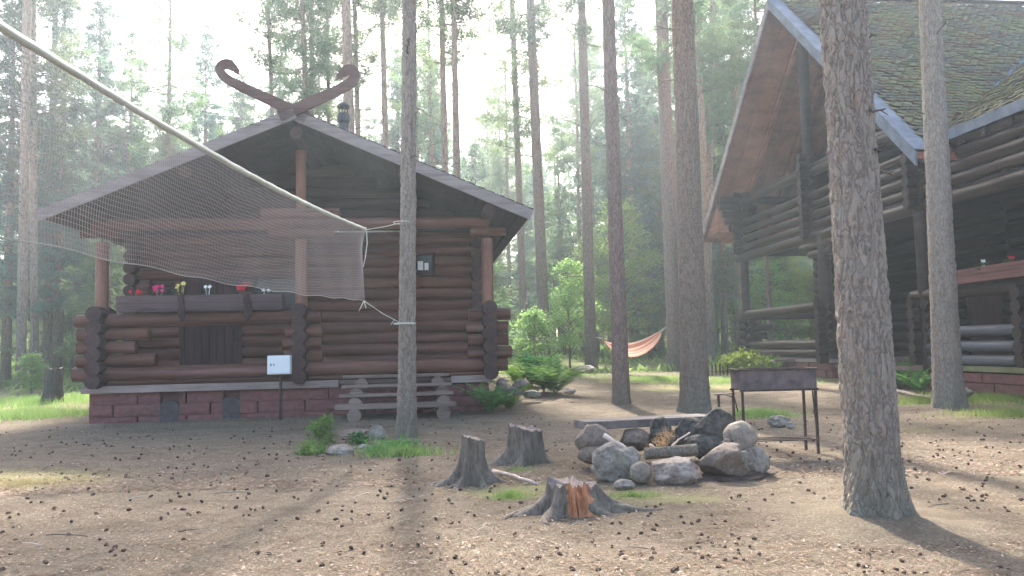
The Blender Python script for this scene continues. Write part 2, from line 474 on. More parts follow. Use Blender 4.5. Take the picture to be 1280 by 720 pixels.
# ------------------------------------------------------------------ ground
def build_ground():
    xs = np.concatenate([np.linspace(-400, -40, 16)[:-1], np.linspace(-40, -9, 50)[:-1], np.linspace(-9, 13, 240)[:-1], np.linspace(13, 40, 45)[:-1], np.linspace(40, 400, 16)])
    ys = np.concatenate([np.linspace(-60, 1, 14)[:-1], np.linspace(1, 20, 230)[:-1], np.linspace(20, 60, 90)[:-1], np.linspace(60, 500, 40)])
    V = []
    for y in ys:
        for x in xs:
            z = gh(x, y)
            if 1 < y < 20 and -10 < x < 14:
                z += .016 * noise.fractal(Vector((x * 3, y * 3, 0)), .8, 2, 5)
                for bx_, by_, bh_ in ((2.5, 5.69, .07), (7.8, 14.5, .08), (3.2, 14.4, .07), (2.1, 16.1, .06), (-1.54, 11.4, .05), (1.5, 7.8, .03)):
                    z += bh_ * math.exp(-((x - bx_) ** 2 + (y - by_) ** 2) / .30)
            V.append((x, y, z))
    nx, ny = len(xs), len(ys)
    i, j = np.meshgrid(np.arange(nx - 1), np.arange(ny - 1))
    a = (j * nx + i).ravel()
    F = np.stack([a, a + 1, a + nx + 1, a + nx], 1)
    me = mesh_np('ground', V, F, M['ground'], True)
    tag(link('ground', me), kind='structure')
build_ground()

# ------------------------------------------------------------------ left log cabin
CAB_O = Vector((-7.95, 15.05, 0.0)); CAB_RZ = R_(6.3)
def log_wall(mb, a0, a1, b, z0, z1, r, axis='x', jit=.02, skip=(), seed=0):
    """stack of horizontal logs; skip = list of (lo, hi, zlo, zhi) openings"""
    z = z0 + r; k = 0
    while z < z1 - r * .3:
        segs = [(a0, a1)]
        for (lo, hi, zl, zh) in skip:
            if zl < z < zh:
                ns = []
                for s in segs:
                    if hi <= s[0] or lo >= s[1]: ns.append(s); continue
                    if lo > s[0]: ns.append((s[0], lo))
                    if hi < s[1]: ns.append((hi, s[1]))
                segs = ns
        for s in segs:
            rr = r * (1.05 + random.uniform(-.04, .04))
            if axis == 'x': mb.log((s[0], b, z), (s[1], b, z), rr, 12, max(2, (s[1] - s[0]) * 1.5), seed + k)
            else: mb.log((b, s[0], z), (b, s[1], z), rr, 12, max(2, (s[1] - s[0]) * 1.5), seed + k)
        z += 2 * r; k += 1

def left_cabin():
    c = empty('log_cabin', CAB_O, CAB_RZ)
    tag(c, 'single storey reddish log cabin with crossed carved dragon heads on its gable, behind the net', 'log cabin')
    W, D = 7.5, 8.2
    # foundation of big painted blocks
    def course_wall(mb, p0, p1, nrm, z0=-.1, z1=.57, rows=3, ln=.88, gaps=()):
        p0, p1, nrm = Vector(p0), Vector(p1), Vector(nrm)
        L = (p1 - p0).length; d = (p1 - p0).normalized(); h = (z1 - z0) / rows
        for r in range(rows):
            x = -(r % 2) * ln * .5
            while x < L:
                x0, x1 = max(0, x), min(L, x + ln * random.uniform(.975, .995))
                x += ln
                if x1 - x0 < .05: continue
                mid = (x0 + x1) / 2
                zz0 = z0 + r * h + .004; zz1 = z0 + (r + 1) * h - .004
                segs = [(x0 + .008, x1 - .008)]
                for g0, g1, gz in gaps:
                    if zz0 < gz - .05:
                        ns = []
                        for s in segs:
                            if g1 <= s[0] or g0 >= s[1]: ns.append(s)
                            else:
                                if g0 > s[0]: ns.append((s[0], g0))
                                if g1 < s[1]: ns.append((g1, s[1]))
                        segs = ns
                for s0, s1 in segs:
                    a = p0 + d * s0; b = p0 + d * s1; o = nrm * random.uniform(-.012, .012)
                    V = []
                    n = nrm * .16
                    nx = max(2, int((s1 - s0) / .08)); nz = 4
                    for side in (0, 1):
                        for iz in range(nz + 1):
                            for ix in range(nx + 1):
                                p = a.lerp(b, ix / nx)
                                zz = zz0 + (zz1 - zz0) * iz / nz
                                edge = (ix in (0, nx) or iz in (0, nz))
                                bul = 0 if edge else .015 + .02 * noise.noise(Vector((p.x * 5 + r * 7, p.y * 5, zz * 6)))
                                q = p + o + (n * 0 if side == 0 else -n) + (nrm * bul if side == 0 else Vector())
                                V.append((q.x, q.y, zz))
                    F = []
                    m_ = nx + 1
                    for iz in range(nz):
                        for ix in range(nx):
                            k = iz * m_ + ix; F.append((k, k + 1, k + m_ + 1, k + m_))
                    k0 = (nz + 1) * m_
                    F.append((0, k0, k0 + nx, nx)); F.append((nz * m_, nz * m_ + nx, k0 + nz * m_ + nx, k0 + nz * m_))
                    F.append((0, nz * m_, k0 + nz * m_, k0)); F.append((nx, k0 + nx, k0 + nz * m_ + nx, nz * m_ + nx))
                    mb.add(V, F)
    fb = MB()
    course_wall(fb, (0, 0, 0), (W, 0, 0), (0, -1, 0), gaps=[(1.28, 1.62, .42), (2.42, 2.74, .46)])
    course_wall(fb, (W, .02, 0), (W, D, 0), (1, 0, 0))
    course_wall(fb, (0, D, 0), (0, .02, 0), (-1, 0, 0))
    fb.box((.17, .18, -.1), (W - .17, D - .1, .60))
    fo = fb.build('foundation', M['block'], c)
    for x0, x1, zt in ((1.28, 1.62, .40), (2.42, 2.74, .44)):
        v = MB(); xm = (x0 + x1) / 2; r = (x1 - x0) / 2
        pts = [(x0, -.012, -.05), (x1, -.012, -.05), (x1, -.012, zt - r * .5)] + [(xm + math.cos(t) * r, -.012, zt - r * .5 + math.sin(t) * r * .5) for t in np.linspace(.3, math.pi - .3, 6)] + [(x0, -.012, zt - r * .5)]
        v.prism(pts, (0, .17, 0)); v.build('vent', M['vent'], fo)
    # porch floor edge plank (pale) and floor
    p = MB(); p.box((-.10, -.13, .575), (4.6, -.022, .71)); p.build('edge_plank', M['plank'], c, .008)
    p = MB(); p.box((6.75, -.13, .60), (W + .05, -.022, .735)); p.build('edge_plank', M['plank'], c, .008)
    p = MB(); p.box((0, .03, .625), (W, 2.0, .70)); p.build('porch_floor', M['tread'], c)
    # threshold logs
    r = .125
    p = MB()
    p.log((.1, .10, .775), (W - .1, .10, .775), .075, 12, 12, 3)
    p.log((-.30, .06, .93), (W + .38, .06, .935), .135, 14, 14, 5)
    p.build('sill_log', M['log'], c)
    # porch railings: stacks of log ends with short stubs
    z_levels = [.93 + .25 * i for i in range(5)]
    for nm, ax, l, rr_ in (('corner_stack', .18, .44, .30), ('corner_stack', 3.88, .33, .36), ('corner_stack', 7.52, .42, .40)):
        s = MB()
        for i in range(6):
            z = .80 + .25 * i
            s.log((ax, -.34 + random.uniform(-.02, .02), z), (ax, .42, z), .142, 14, 3, i * 3 + ax)
        so = s.build(nm, M['log_dark'], c)
        s = MB()
        for i in range(1 if ax < 7 and ax > 1 else 0, 5):
            z = z_levels[i]
            if ax != 3.88 and i == 0: continue
            for x0, x1, k in ((ax - l + random.uniform(-.03, .03), ax - .1, i), (ax + .1, ax + rr_ + random.uniform(-.03, .05), i + 9)):
                s = MB(); s.log((x0, .06, z), (x1, .06, z), .118, 12, 3, k); s.build('log_stub', M['log'], so)
    rl = MB(); rl.log((.28, .06, 1.93), (3.8, .06, 1.95), .135, 14, 12, 8)
    rl.build('top_rail', M['log'], c)
    # cut-out side bracket right of the left stack
    for i, (z, e) in enumerate(((1.18, 1.18), (1.43, .82), (1.68, 1.05))):
        br = MB(); br.log((.4, .06, z), (e, .06, z), .118, 12, 3, 40 + i); br.build('rail_bracket', M['log'], c)
    # recessed main wall of logs
    DW = (1.05, 2.35, .7, 2.95); W2 = (2.55, 3.62, 1.95, 2.95); W3 = (6.0, 6.5, 2.93, 3.45); W1 = (.42, .95, 1.9, 2.8)
    wl = MB(); log_wall(wl, -.02, W + .05, 2.05, .68, 3.95, .122, 'x', skip=[DW, W2, W3, W1], seed=60)
    wl.box((.05, 2.13, .68), (1.05, 2.19, 3.9)); wl.box((2.35, 2.13, .68), (W, 2.19, 1.93)); wl.box((3.6, 2.13, 1.9), (6.0, 2.19, 3.9)); wl.box((6.5, 2.13, 1.9), (W, 2.19, 3.9)); wl.box((1.05, 2.13, 2.96), (6.0, 2.19, 3.9)); wl.box((6.0, 2.13, 3.46), (6.5, 2.19, 3.9)); wl.box((6.0, 2.13, 1.93), (6.5, 2.19, 2.92))
    wl.build('front_wall', M['log'], c)
    for x, k in ((.08, 90), (W - .08, 120)):
        sw = MB(); log_wall(sw, 2.0, D, x, .55, 3.95, .122, 'y', seed=k); sw.build('side_wall', M['log_y'], c)
    sb = MB(); log_wall(sb, 0, W, D, .55, 3.95, .122, 'x', seed=150); sb.build('back_wall', M['log'], c)
    # stubs of the front wall corner, both ends
    for x in (.08, W - .08):
        cs = MB()
        for i in range(12): cs.log((x, 1.72, .92 + .244 * i), (x, 2.02, .92 + .244 * i), .126, 12, 2, i + x)
        cs.build('wall_log_end', M['log_dark'], c)
    # door
    d = MB(); d.box((1.05, 2.02, .70), (2.35, 2.09, 2.95)); do = d.build('door', M['doorwood'], c)
    f = MB()
    for x in (1.05, 2.27): f.box((x, 1.955, .70), (x + .08, 2.05, 2.95))
    f.box((1.05, 1.958, 2.87), (2.35, 2.05, 2.98))
    for x in np.linspace(1.22, 2.16, 7): f.box((x, 1.998, .78), (x + .115, 2.018, 2.8))
    f.build('door_board', M['doorwood'], do)
    h = MB(); h.tube([(2.18, 1.99, 1.55), (2.18, 1.93, 1.55), (2.18, 1.93, 1.75), (2.18, 1.99, 1.75)], .012); h.build('handle', M['iron'], do)
    for (x0, x1, z0, z1) in (W1, W2, W3):
        wn = MB(); t_ = .07
        wn.box((x0 - .02, 1.94, z0 - .02), (x0 + t_, 2.12, z1 + .02)); wn.box((x1 - t_, 1.94, z0 - .02), (x1 + .02, 2.12, z1 + .02))
        wn.box((x0 + t_, 1.942, z1 - t_), (x1 - t_, 2.12, z1 + .02)); wn.box((x0 + t_, 1.942, z0 - .02), (x1 - t_, 2.12, z0 + t_))
        wo = wn.build('window', M['gable'], c)
        g = MB(); g.box((x0 + t_, 2.06, z0 + t_), (x1 - t_, 2.075, z1 - t_)); g.build('pane', M['glass'], wo)
        if x0 > 5:
            cu = MB(); cu.box((x0 + .12, 2.03, z0 + .10), (x0 + .24, 2.05, z0 + .30)); cu.box((x0 + .27, 2.03, z0 + .10), (x0 + .36, 2.05, z0 + .26))
            cu.build('ornament', M['white'], wo)
    # dark interior behind openings is closed by a back panel
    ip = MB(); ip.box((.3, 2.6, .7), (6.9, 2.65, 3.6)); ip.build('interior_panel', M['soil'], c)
    # posts
    for ax, zt in ((.18, 3.42), (3.88, 3.45), (7.52, 3.46)):
        p = MB(); p.log((ax, .04, 2.05), (ax, .04, zt), .118, 16, 6, ax, .112)
        p.build('post', M['post'], c)
        b_ = MB(); b_.tube([(ax, .04, zt - .02), (ax, .04, zt + .12)], .012); b_.build('screw_jack', M['iron'], c)
    # tie beam and stepped brackets
    t_ = MB(); t_.log((.0, .04, 3.76), (W + .05, .04, 3.78), .115, 14, 12, 7)
    t_.build('tie_beam', M['log'], c)
    for ax, lo, hi in ((.18, .62, .55), (3.88, .62, .62), (7.52, .55, .60)):
        b_ = MB(); b_.log((ax - lo * (1 if 1 < ax < 5 else .6), .0, 3.585), (ax + hi * (1 if 1 < ax < 5 else .62), .0, 3.585), .085, 12, 4, ax + 2); b_.build('bracket_log', M['log'], c)
        if ax > 1 and ax < 5: b_ = MB(); b_.log((ax - .75, -.03, 3.97), (ax + .75, -.03, 3.97), .10, 12, 4, ax + 3); b_.build('bracket_log', M['log'], c)
    p = MB(); p.log((3.88, .04, 3.9), (3.88, .04, 5.22), .10, 14, 5, 2); p.build('king_post', M['post'], c)
    # purlins along the roof
    for ax, z in ((.18, 3.90), (7.52, 3.92), (3.9, 5.38), (1.9, 4.62), (5.9, 4.62)):
        pu = MB(); pu.log((ax, -.70, z), (ax, D + .4, z), .12, 12, 8, ax); pu.build('purlin', M['log_dark'], c)
    # gable infill over the wall (logs)
    RA, RZ_, EL, ER, EZ = 3.88, 5.78, -.56, 8.30, 3.88
    gz = MB(); z = 4.05
    while z < 5.3:
        half = (RZ_ - .12 - z) / ((RZ_ - EZ) / (RA - EL))
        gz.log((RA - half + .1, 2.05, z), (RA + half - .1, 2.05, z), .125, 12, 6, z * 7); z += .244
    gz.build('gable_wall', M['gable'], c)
    # roof slopes
    B0, B1 = -.86, D + .6
    for s, e in ((-1, EL), (1, ER)):
        rf = MB(); th = .07
        rf.prism([(RA, B0, RZ_ - .02), (e, B0, EZ - .02), (e, B0, EZ - .02 - th), (RA, B0, RZ_ - .02 - th)], (0, B1 - B0, 0))
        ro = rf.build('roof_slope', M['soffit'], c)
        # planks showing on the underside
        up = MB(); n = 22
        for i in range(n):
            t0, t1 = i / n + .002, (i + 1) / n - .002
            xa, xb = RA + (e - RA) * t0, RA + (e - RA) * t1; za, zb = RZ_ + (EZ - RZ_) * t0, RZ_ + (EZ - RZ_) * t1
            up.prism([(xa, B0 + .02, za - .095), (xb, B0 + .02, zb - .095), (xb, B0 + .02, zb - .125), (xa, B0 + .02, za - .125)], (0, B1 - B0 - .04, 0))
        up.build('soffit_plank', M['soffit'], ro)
        # shingles: thin wavy courses on top
        sh = MB(); rows = 24
        for i in range(rows):
            t0, t1 = i / rows, (i + 1.25) / rows
            t1 = min(t1, 1.012)
            xa, xb = RA + (e - RA) * t0, RA + (e - RA) * t1; za, zb = RZ_ + (EZ - RZ_) * t0, RZ_ + (EZ - RZ_) * t1
            sh.prism([(xa, B0 - .03, za), (xb, B0 - .03, zb + .022), (xb, B0 - .03, zb + .034), (xa, B0 - .03, za + .008)], (0, B1 - B0 + .06, 0))
        sh.build('shingle', M['shingle_edge'], ro)
        # bargeboard running past the ridge into a carved head
        d = Vector((e - RA, EZ - RZ_)).normalized(); nn = Vector((-d.y, d.x)) if s < 0 else Vector((d.y, -d.x))
        if nn.y > 0: nn = -nn
        bb = MB(); yb = B0 - .045 - (.047 if s < 0 else 0)
        a_ = Vector((RA, RZ_)); e_ = Vector((e, EZ)) + d * .05
        q = [a_, e_, e_ + nn * .20, a_ + nn * .20 + d * .0]
        bb.prism([(v.x, yb, v.y) for v in q], (0, .042, 0))
        bo = bb.build('bargeboard', M['fascia'], c, .005)
        # carved extension (mirror for the two sides)
        k = -s
        if s > 0:   # right board rises to the LEFT head
            path = [(-.25, -.06), (.50, .30), (.92, .50), (1.18, .64), (1.32, .79), (1.29, .91), (1.18, .93), (1.07, .86), (.98, .79)]
            wds = [.23, .20, .185, .175, .17, .18, .20, .14, .05]
        else:
            path = [(-.25, -.06), (.45, .27), (.78, .43), (1.02, .57), (1.13, .70), (1.10, .82), (1.00, .84), (.90, .77), (.80, .70)]
            wds = [.23, .21, .20, .19, .185, .20, .21, .14, .05]
        P2 = [Vector((RA + k * x, RZ_ - .10 + z)) for x, z in path]
        # smooth the path
        def cr(P, ws, n=4):
            out = []; wo = []
            for i in range(len(P) - 1):
                p0, p1, p2, p3 = P[max(i - 1, 0)], P[i], P[i + 1], P[min(i + 2, len(P) - 1)]
                for j in range(n):
                    t = j / n
                    out.append(.5 * ((2 * p1) + (p2 - p0) * t + (2 * p0 - 5 * p1 + 4 * p2 - p3) * t * t + (3 * p1 - p0 - 3 * p2 + p3) * t ** 3)); wo.append(ws[i] * (1 - t) + ws[i + 1] * t)
            out.append(P[-1]); wo.append(ws[-1]); return out, wo
        P3, ww = cr(P2, wds)
        Lf, Rt = [], []
        for i, p_ in enumerate(P3):
            dd = (P3[min(i + 1, len(P3) - 1)] - P3[max(i - 1, 0)]).normalized(); nn2 = Vector((-dd.y, dd.x))
            Lf.append(p_ + nn2 * ww[i] / 2); Rt.append(p_ - nn2 * ww[i] / 2)
        cv = MB()
        V = [(v.x, yb, v.y) for v in Lf] + [(v.x, yb, v.y) for v in Rt] + [(v.x, yb + .05, v.y) for v in Lf] + [(v.x, yb + .05, v.y) for v in Rt]
        n = len(Lf); F = []
        for i in range(n - 1):
            F += [(i, i + 1, n + i + 1, n + i), (2 * n + i, 3 * n + i, 3 * n + i + 1, 2 * n + i + 1), (i, 2 * n + i, 2 * n + i + 1, i + 1), (n + i, n + i + 1, 3 * n + i + 1, 3 * n + i)]
        F += [(0, n, 3 * n, 2 * n), (n - 1, 3 * n - 1, 4 * n - 1, 2 * n - 1)]
        cv.add(V, F)
        hp = P3[-6]
        cv.prism([(hp.x - k * .06, yb + .004, hp.y + .05), (hp.x + k * .02, yb + .004, hp.y + .15), (hp.x + k * .08, yb + .004, hp.y + .03)], (0, .04, 0))   # ear
        cv.prism([(hp.x - k * .02, yb + .004, hp.y - .03), (hp.x - k * .17, yb + .004, hp.y - .15), (hp.x - k * .02, yb + .004, hp.y - .11)], (0, .04, 0))  # lower jaw
        cv.build('carved_head', M['carved'], bo)
    # metal chimney with cowl
    ch = MB(); ch.tube([(4.42, 3.0, 5.4), (4.42, 3.0, 6.62)], .11, 16); co = ch.build('chimney', M['shingle_edge'], c)
    cw = MB(); cw.tube([(4.42, 3.0, 6.62), (4.42, 3.0, 6.68), (4.42, 3.0, 6.80), (4.42, 3.0, 6.86)], .1, 16, radii=[.12, .145, .145, .12])
    for k in range(4):
        a = k * math.pi / 2 + .4
        cw.tube([(4.42 + .10 * math.cos(a), 3.0 + .10 * math.sin(a), 6.84), (4.42 + .10 * math.cos(a), 3.0 + .10 * math.sin(a), 7.02)], .014, 5)
    cw.tube([(4.42, 3.0, 7.0), (4.42, 3.0, 7.06), (4.42, 3.0, 7.14)], .1, 16, radii=[.15, .13, .03]); cw.build('cowl', M['shingle_edge'], co)

    # --- steps in front of the porch: a thing of its own
    st = empty('wooden_steps', c.matrix_basis @ Vector((5.7, -.6, 0)), CAB_RZ)
    tag(st, 'four grey plank steps on log rounds up to the porch of the left cabin', 'steps')
    for i, (dy, z, a0, a1) in enumerate(((-.42, .30, -1.07, 1.10), (-.16, .47, -1.02, 1.07), (.10, .63, -1.0, 1.05), (.34, .80, -1.0, 1.0))):
        t_ = MB(); t_.box((a0, dy - .14, z - .055 if i else z - .09), (a1, dy + .14, z)); t_.build('tread', M['tread'], st, .01)
        for x in (-.72, .88):
            s = MB(); zz = .11 if i == 0 else z - .055 - .125
            if i == 3: x *= .9
            s.log((x, dy - .17, zz), (x, dy + .10, zz), .125, 18, 2, i * 3 + x); s.build('log_round', M['tread'], st)
    # stack under the treads to the ground
    for x in (-.72, .88):
        s = MB()
        for (yy, zz) in ((.0, .11), (.28, .11), (.28, .36)): s.log((x, yy - .1, zz), (x, yy + .15, zz), .12, 16, 2, x + yy)
        s.build('log_round', M['tread'], st)
    # --- flower box hung over the rail
    fb_ = empty('flower_box', c.matrix_basis @ Vector((2.05, -.12, 2.08)), CAB_RZ)
    tag(fb_, 'long dark plank flower box hung over the porch rail of the left cabin', 'flower box')
    b = MB(); b.box((-1.50, -.14, .0), (1.52, -.11, .15)); b.box((-1.50, -.145, .155), (1.52, -.115, .30)); b.box((-1.50, .11, 0), (1.52, .14, .30))
    b.box((-1.50, -.108, .0), (-1.47, .108, .3)); b.box((1.49, -.108, 0), (1.52, .108, .3)); b.box((-1.46, -.108, .01), (1.48, .108, .04)); b.build('plank_side', M['box'], fb_, .004)
    s = MB(); s.box((-1.46, -.105, .045), (1.48, .105, .24)); s.build('soil', M['soil'], fb_)
    for x in (-.32, .88):
        q = MB()
        for k in range(6):
            pts = []
            for j in range(14):
                th = j / 13 * math.pi * 2; o_ = random.uniform(-.015, .015)
                pts.append((x + .035 * math.sin(th * 2 + k) + o_ * 1.5 + (k - 2.5) * .012, -.155 + .13 * (1 - math.cos(th)) * .45 + (0 if j < 7 else 0), .12 + .24 * math.cos(th) - .12 * k / 6))
            q.tube([(p_[0], min(p_[1], -.15) if j < 20 else p_[1], p_[2]) for j, p_ in enumerate(pts)], .013, 5)
        q.build('rope_lashing', M['log_dark'], fb_)
    for i, (x, mt, n, hh, lb) in enumerate(((-1.18, 'petal_red', 5, .17, 'small red flower at the left end of the long dark flower box'), (-.78, 'petal_pink', 11, .24, 'bright pink petunia clump in the left half of the long dark flower box'),
            (-.38, 'petal_yellow', 5, .30, 'tall pale yellow flower in the long dark flower box'), (.12, 'petal_white', 3, .24, 'white flower in the middle of the long dark flower box'),
            (.76, 'petal_red', 7, .24, 'large pinkish red bloom right of the middle of the long dark flower box'), (1.2, 'petal_white', 3, .16, 'low white flower near the right end of the long dark flower box'))):
        flower(c.matrix_basis @ Vector((2.05 + x, -.12, 2.30)), hh, n, M[mt], lb, i)
    # --- white electric cabinet on a post
    e = empty('electric_cabinet', c.matrix_basis @ Vector((3.55, -.42, 0)), CAB_RZ)
    tag(e, 'small white metal electric cabinet on a thin pole before the left cabin', 'electric box')
    b = MB(); b.box((-.21, -.10, .86), (.21, .08, 1.21)); bo = b.build('cabinet', M['white'], e, .008)
    b = MB(); b.box((-.19, -.112, .88), (.19, -.102, 1.19)); dd = b.build('cabinet_door', M['white'], bo, .004)
    b = MB(); b.box((-.15, -.118, 1.02), (-.13, -.113, 1.06)); b.box((-.10, -.116, 1.03), (-.07, -.113, 1.05)); b.build('lock', M['iron'], bo)
    b = MB(); b.tube([(.02, 0, -.05), (.02, 0, .87)], .028, 10); b.build('pole', M['iron'], e)

def flower(pos, h, n, mat, label, seed):
    rg = random.Random(seed * 13 + 5)
    f = empty('flowering_plant', pos)
    tag(f, label, 'flower', 'flowers planted in the two porch flower boxes')
    V, F = [], []
    for i in range(46):
        a = rg.uniform(0, 6.28); rr = rg.uniform(.02, .17); zz = rg.uniform(0, h * .8)
        p = Vector((math.cos(a) * rr, math.sin(a) * rr * .6, zz)); d = Vector((math.cos(a), math.sin(a), rg.uniform(-.2, .8))).normalized() * rg.uniform(.05, .09)
        s = d.cross(Vector((0, 0, 1))).normalized() * .022
        k = len(V); V += [p, p + d * .5 + s, p + d, p + d * .5 - s]; F.append((k, k + 1, k + 2, k + 3))
    me = mesh_np('leaves', [tuple(v) for v in V], F, M['fern_dark']); link('foliage', me, f)
    b = MB()
    for i in range(n):
        c = Vector((rg.uniform(-.09, .09), rg.uniform(-.08, .0), h + rg.uniform(-.07, .03)))
        if n < 4: c *= .6; c.z = h
        nn = Vector((rg.uniform(-.4, .4), -1, rg.uniform(0, .8))).normalized()
        a1 = nn.orthogonal().normalized(); a2 = nn.cross(a1)
        for k in range(5):
            t = k * 1.2566
            d = a1 * math.cos(t) + a2 * math.sin(t); s = nn.cross(d)
            b.add([c, c + d * .022 + s * .016 + nn * .006, c + d * .042, c + d * .022 - s * .016 + nn * .006], [(0, 1, 2, 3)])
        if i < 4: b.tube([(c.x * .4, c.y * .4, 0), c], .004, 4)
    b.build('bloom', mat, f)
left_cabin()

# ------------------------------------------------------------------ right two-storey house
def right_house():
    O = Vector((8.78, 17.0, 0)); rz = R_(6.3)
    h = empty('log_house', O, rz)
    tag(h, 'two storey dark log house with steep mossy shingle roof and balcony, right of the yard', 'log house')
    A0 = 1.0                       # rail plane
    GW = 13.5; SL = .95; EZ = 5.30; RB = 6.75; RZ_ = EZ + SL * RB
    ws = .60; wa0 = .80; wz0 = 5.75
    bv = lambda a: (wz0 + ws * (a - wa0) - EZ) / SL
    # foundation
    fb = MB()
    def blocks(a, b0, b1, z0, z1, rows=3, ln=.7):
        hh = (z1 - z0) / rows
        for r in range(rows):
            y = b0 - (r % 2) * ln / 2
            while y < b1:
                y0, y1 = max(y, b0), min(y + ln - .02, b1)
                if y1 - y0 > .05: fb.box((a + random.uniform(-.015, .015), y0, z0 + r * hh + .01), (a + .22, y1, z0 + (r + 1) * hh - .01))
                y += ln
    blocks(.95, -8, 1.4, -.1, .52); blocks(.95, 5.9, 12.3, -.0, .62)
    fb.box((1.15, -8, -.1), (8, 1.4, .50)); fb.box((1.15, 1.4, -.1), (14, 12.2, .45)); fb.build('foundation', M['block'], h)
    fl = MB(); fl.box((.93, -8, .54), (4, 1.45, .66)); fl.build('sill_board', simple('green_grey_board', (.15, .15, .07), .8, 0, (3, (.25, .24, .13))), h, .01)
    fl = MB(); fl.box((.93, 5.85, .64), (4, 12.4, .74)); fl.build('porch_floor', M['plank'], h)
    fl = MB(); fl.box((1.0, 1.5, .50), (4, 5.8, .60)); fl.build('entrance_floor', M['tread'], h)
    fl = MB(); fl.box((.5, 2.0, .2), (1.0, 4.2, .3)); fl.build('entrance_step', M['tread'], h)
    # walls
    w_ = MB(); r = .15
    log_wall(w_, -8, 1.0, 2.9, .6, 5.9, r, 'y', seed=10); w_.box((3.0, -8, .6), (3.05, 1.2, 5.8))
    w_.build('wing_wall', M['wall_shade'], h); w_ = MB()
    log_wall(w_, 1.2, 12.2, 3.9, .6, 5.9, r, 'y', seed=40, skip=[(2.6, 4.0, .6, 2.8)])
    w_.box((4.0, 1.2, .6), (4.05, 12.2, 5.9)); w_.build('front_wall', M['wall_shade'], h)
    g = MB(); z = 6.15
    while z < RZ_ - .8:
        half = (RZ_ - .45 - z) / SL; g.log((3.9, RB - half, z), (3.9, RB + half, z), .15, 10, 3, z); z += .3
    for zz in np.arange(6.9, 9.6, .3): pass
    g.build('gable_wall', M['wall_shade'], h)
    for aa, bb, cc, ss in ((4.0, 14, 12.2, 80), (3.0, 12, 1.2, 81), (1.0, 12, -8, 82)):
        w2 = MB(); log_wall(w2, aa, bb, cc, .6, 5.7, r, 'x', seed=ss); w2.build('side_wall', M['log2x'], h)
    d = MB(); d.box((3.86, 2.6, .6), (3.93, 4.0, 2.8)); do = d.build('door', M['doorwood'], h)
    d = MB(); d.tube([(3.84, 3.85, 1.5), (3.79, 3.85, 1.5), (3.79, 3.85, 1.65), (3.84, 3.85, 1.65)], .012); d.build('handle', M['iron'], do)
    # roof: main gable slopes
    th = .12
    A1 = 15.0
    for s, b0, b1 in ((1, 0.0, RB), (-1, GW, RB)):
        q = MB()
        q.prism([(0, b0, EZ - .03), (0, b1, RZ_ - .03), (0, b1, RZ_ - .03 - th), (0, b0, EZ - .03 - th)], (A1, 0, 0))
        ro = q.build('roof_slope', M['soffit2'], h)
        for i in range(7):          # boards of the underside running up the slope
            a0 = .04 + i * .56; o = th + .035 + (.02 if i % 2 else 0)
            u_ = MB(); u_.prism([(a0, b0, EZ - o), (a0, b1, RZ_ - o), (a0, b1, RZ_ - o - .025), (a0, b0, EZ - o - .025)], (.552, 0, 0))
            u_.build('soffit_board', M['soffit2'] if i % 2 else M['soffit2b'], ro)
        for a in (1.2, 2.4, 3.6):  # rafters seen from below
            rr = MB(); rr.prism([(a, b0, EZ - .21), (a, b1, RZ_ - .21), (a, b1, RZ_ - .36), (a, b0, EZ - .36)], (.12, 0, 0))
            rr.build('rafter', M['soffit'] if s > 0 else M['soffit2'], ro)
        vb = MB()
        vb.prism([(-.05, b0 - s * .03, EZ - .01), (-.05, b1, RZ_ + .02), (-.05, b1, RZ_ - .32), (-.05, b0 - s * .03, EZ - .34)], (.045, 0, 0))
        vb.build('verge_board', M['flashing'] if s > 0 else M['fascia'], h, .004)
        if s > 0:
            vc = MB(); vc.prism([(-.07, b0 - .03, EZ + .05), (-.07, b1 + .05, RZ_ + .08), (-.07, b1 + .05, RZ_ + .055), (-.07, b0 - .03, EZ + .02)], (.42, 0, 0)); vc.build('verge_flashing', M['flashing'], h)
    # shingles
    def shingle_field(slope_pt, nrm, udir, vdir, L, Hh, keep, name, mat, row=.155, wd=.24):
        V, F = [], []
        n = int(Hh / row)
        rg = random.Random(4)
        for i in range(n):
            off = (i % 2) * wd / 2
            for j in range(int(L / wd) + 1):
                x = j * wd + off; y = i * row
                P = slope_pt + udir * (x + rg.uniform(-.008, .008)) + vdir * (y + rg.uniform(-.006, .006))
                if not keep(P): continue
                hw = wd * .485; lift = rg.uniform(.045, .085)
                k = len(V)
                # hexagonal tab: lower point, two shoulders, up to head
                pts = [(-hw * .5, -.02, lift), (hw * .5, -.02, lift), (hw, row * .45, lift * .8), (hw, row * 1.5, .008), (-hw, row * 1.5, .008), (-hw, row * .45, lift * .8)]
                top = [P + udir * a + vdir * b + nrm * c_ for a, b, c_ in pts]
                V += top + [p_ - nrm * .014 for p_ in top[:3]] + [top[5] - nrm * .014]
                F.append((k, k + 1, k + 2, k + 5)); F.append((k + 5, k + 2, k + 3, k + 4))
                F.append((k + 6, k + 7, k + 1, k)); F.append((k + 7, k + 8, k + 2, k + 1)); F.append((k + 9, k + 6, k, k + 5))
        me = mesh_np(name, [tuple(v) for v in V], F, mat)
        return me
    t = NT('mossy_shingles')
    g1 = t.noise(t.mapn(), .8, 6, .65); g2 = t.noise(t.mapn(), 9, 6, .7); g3 = t.voro(t.mapn(), 4.4)
    c = t.ramp(g2, [(.3, (.07, .07, .06)), (.7, (.24, .22, .17))])
    c = t.mix(t.ramp(g1, [(.40, (0, 0, 0)), (.62, (.85, .85, .85))]), c, t.mix(g2, (.13, .13, .04), (.34, .31, .12)))
    n4 = t.noise(t.mapn(), 30, 3)
    c = t.mix(t.ramp(n4, [(.62, (0, 0, 0)), (.75, (.6, .6, .6))]), c, (.34, .27, .19))
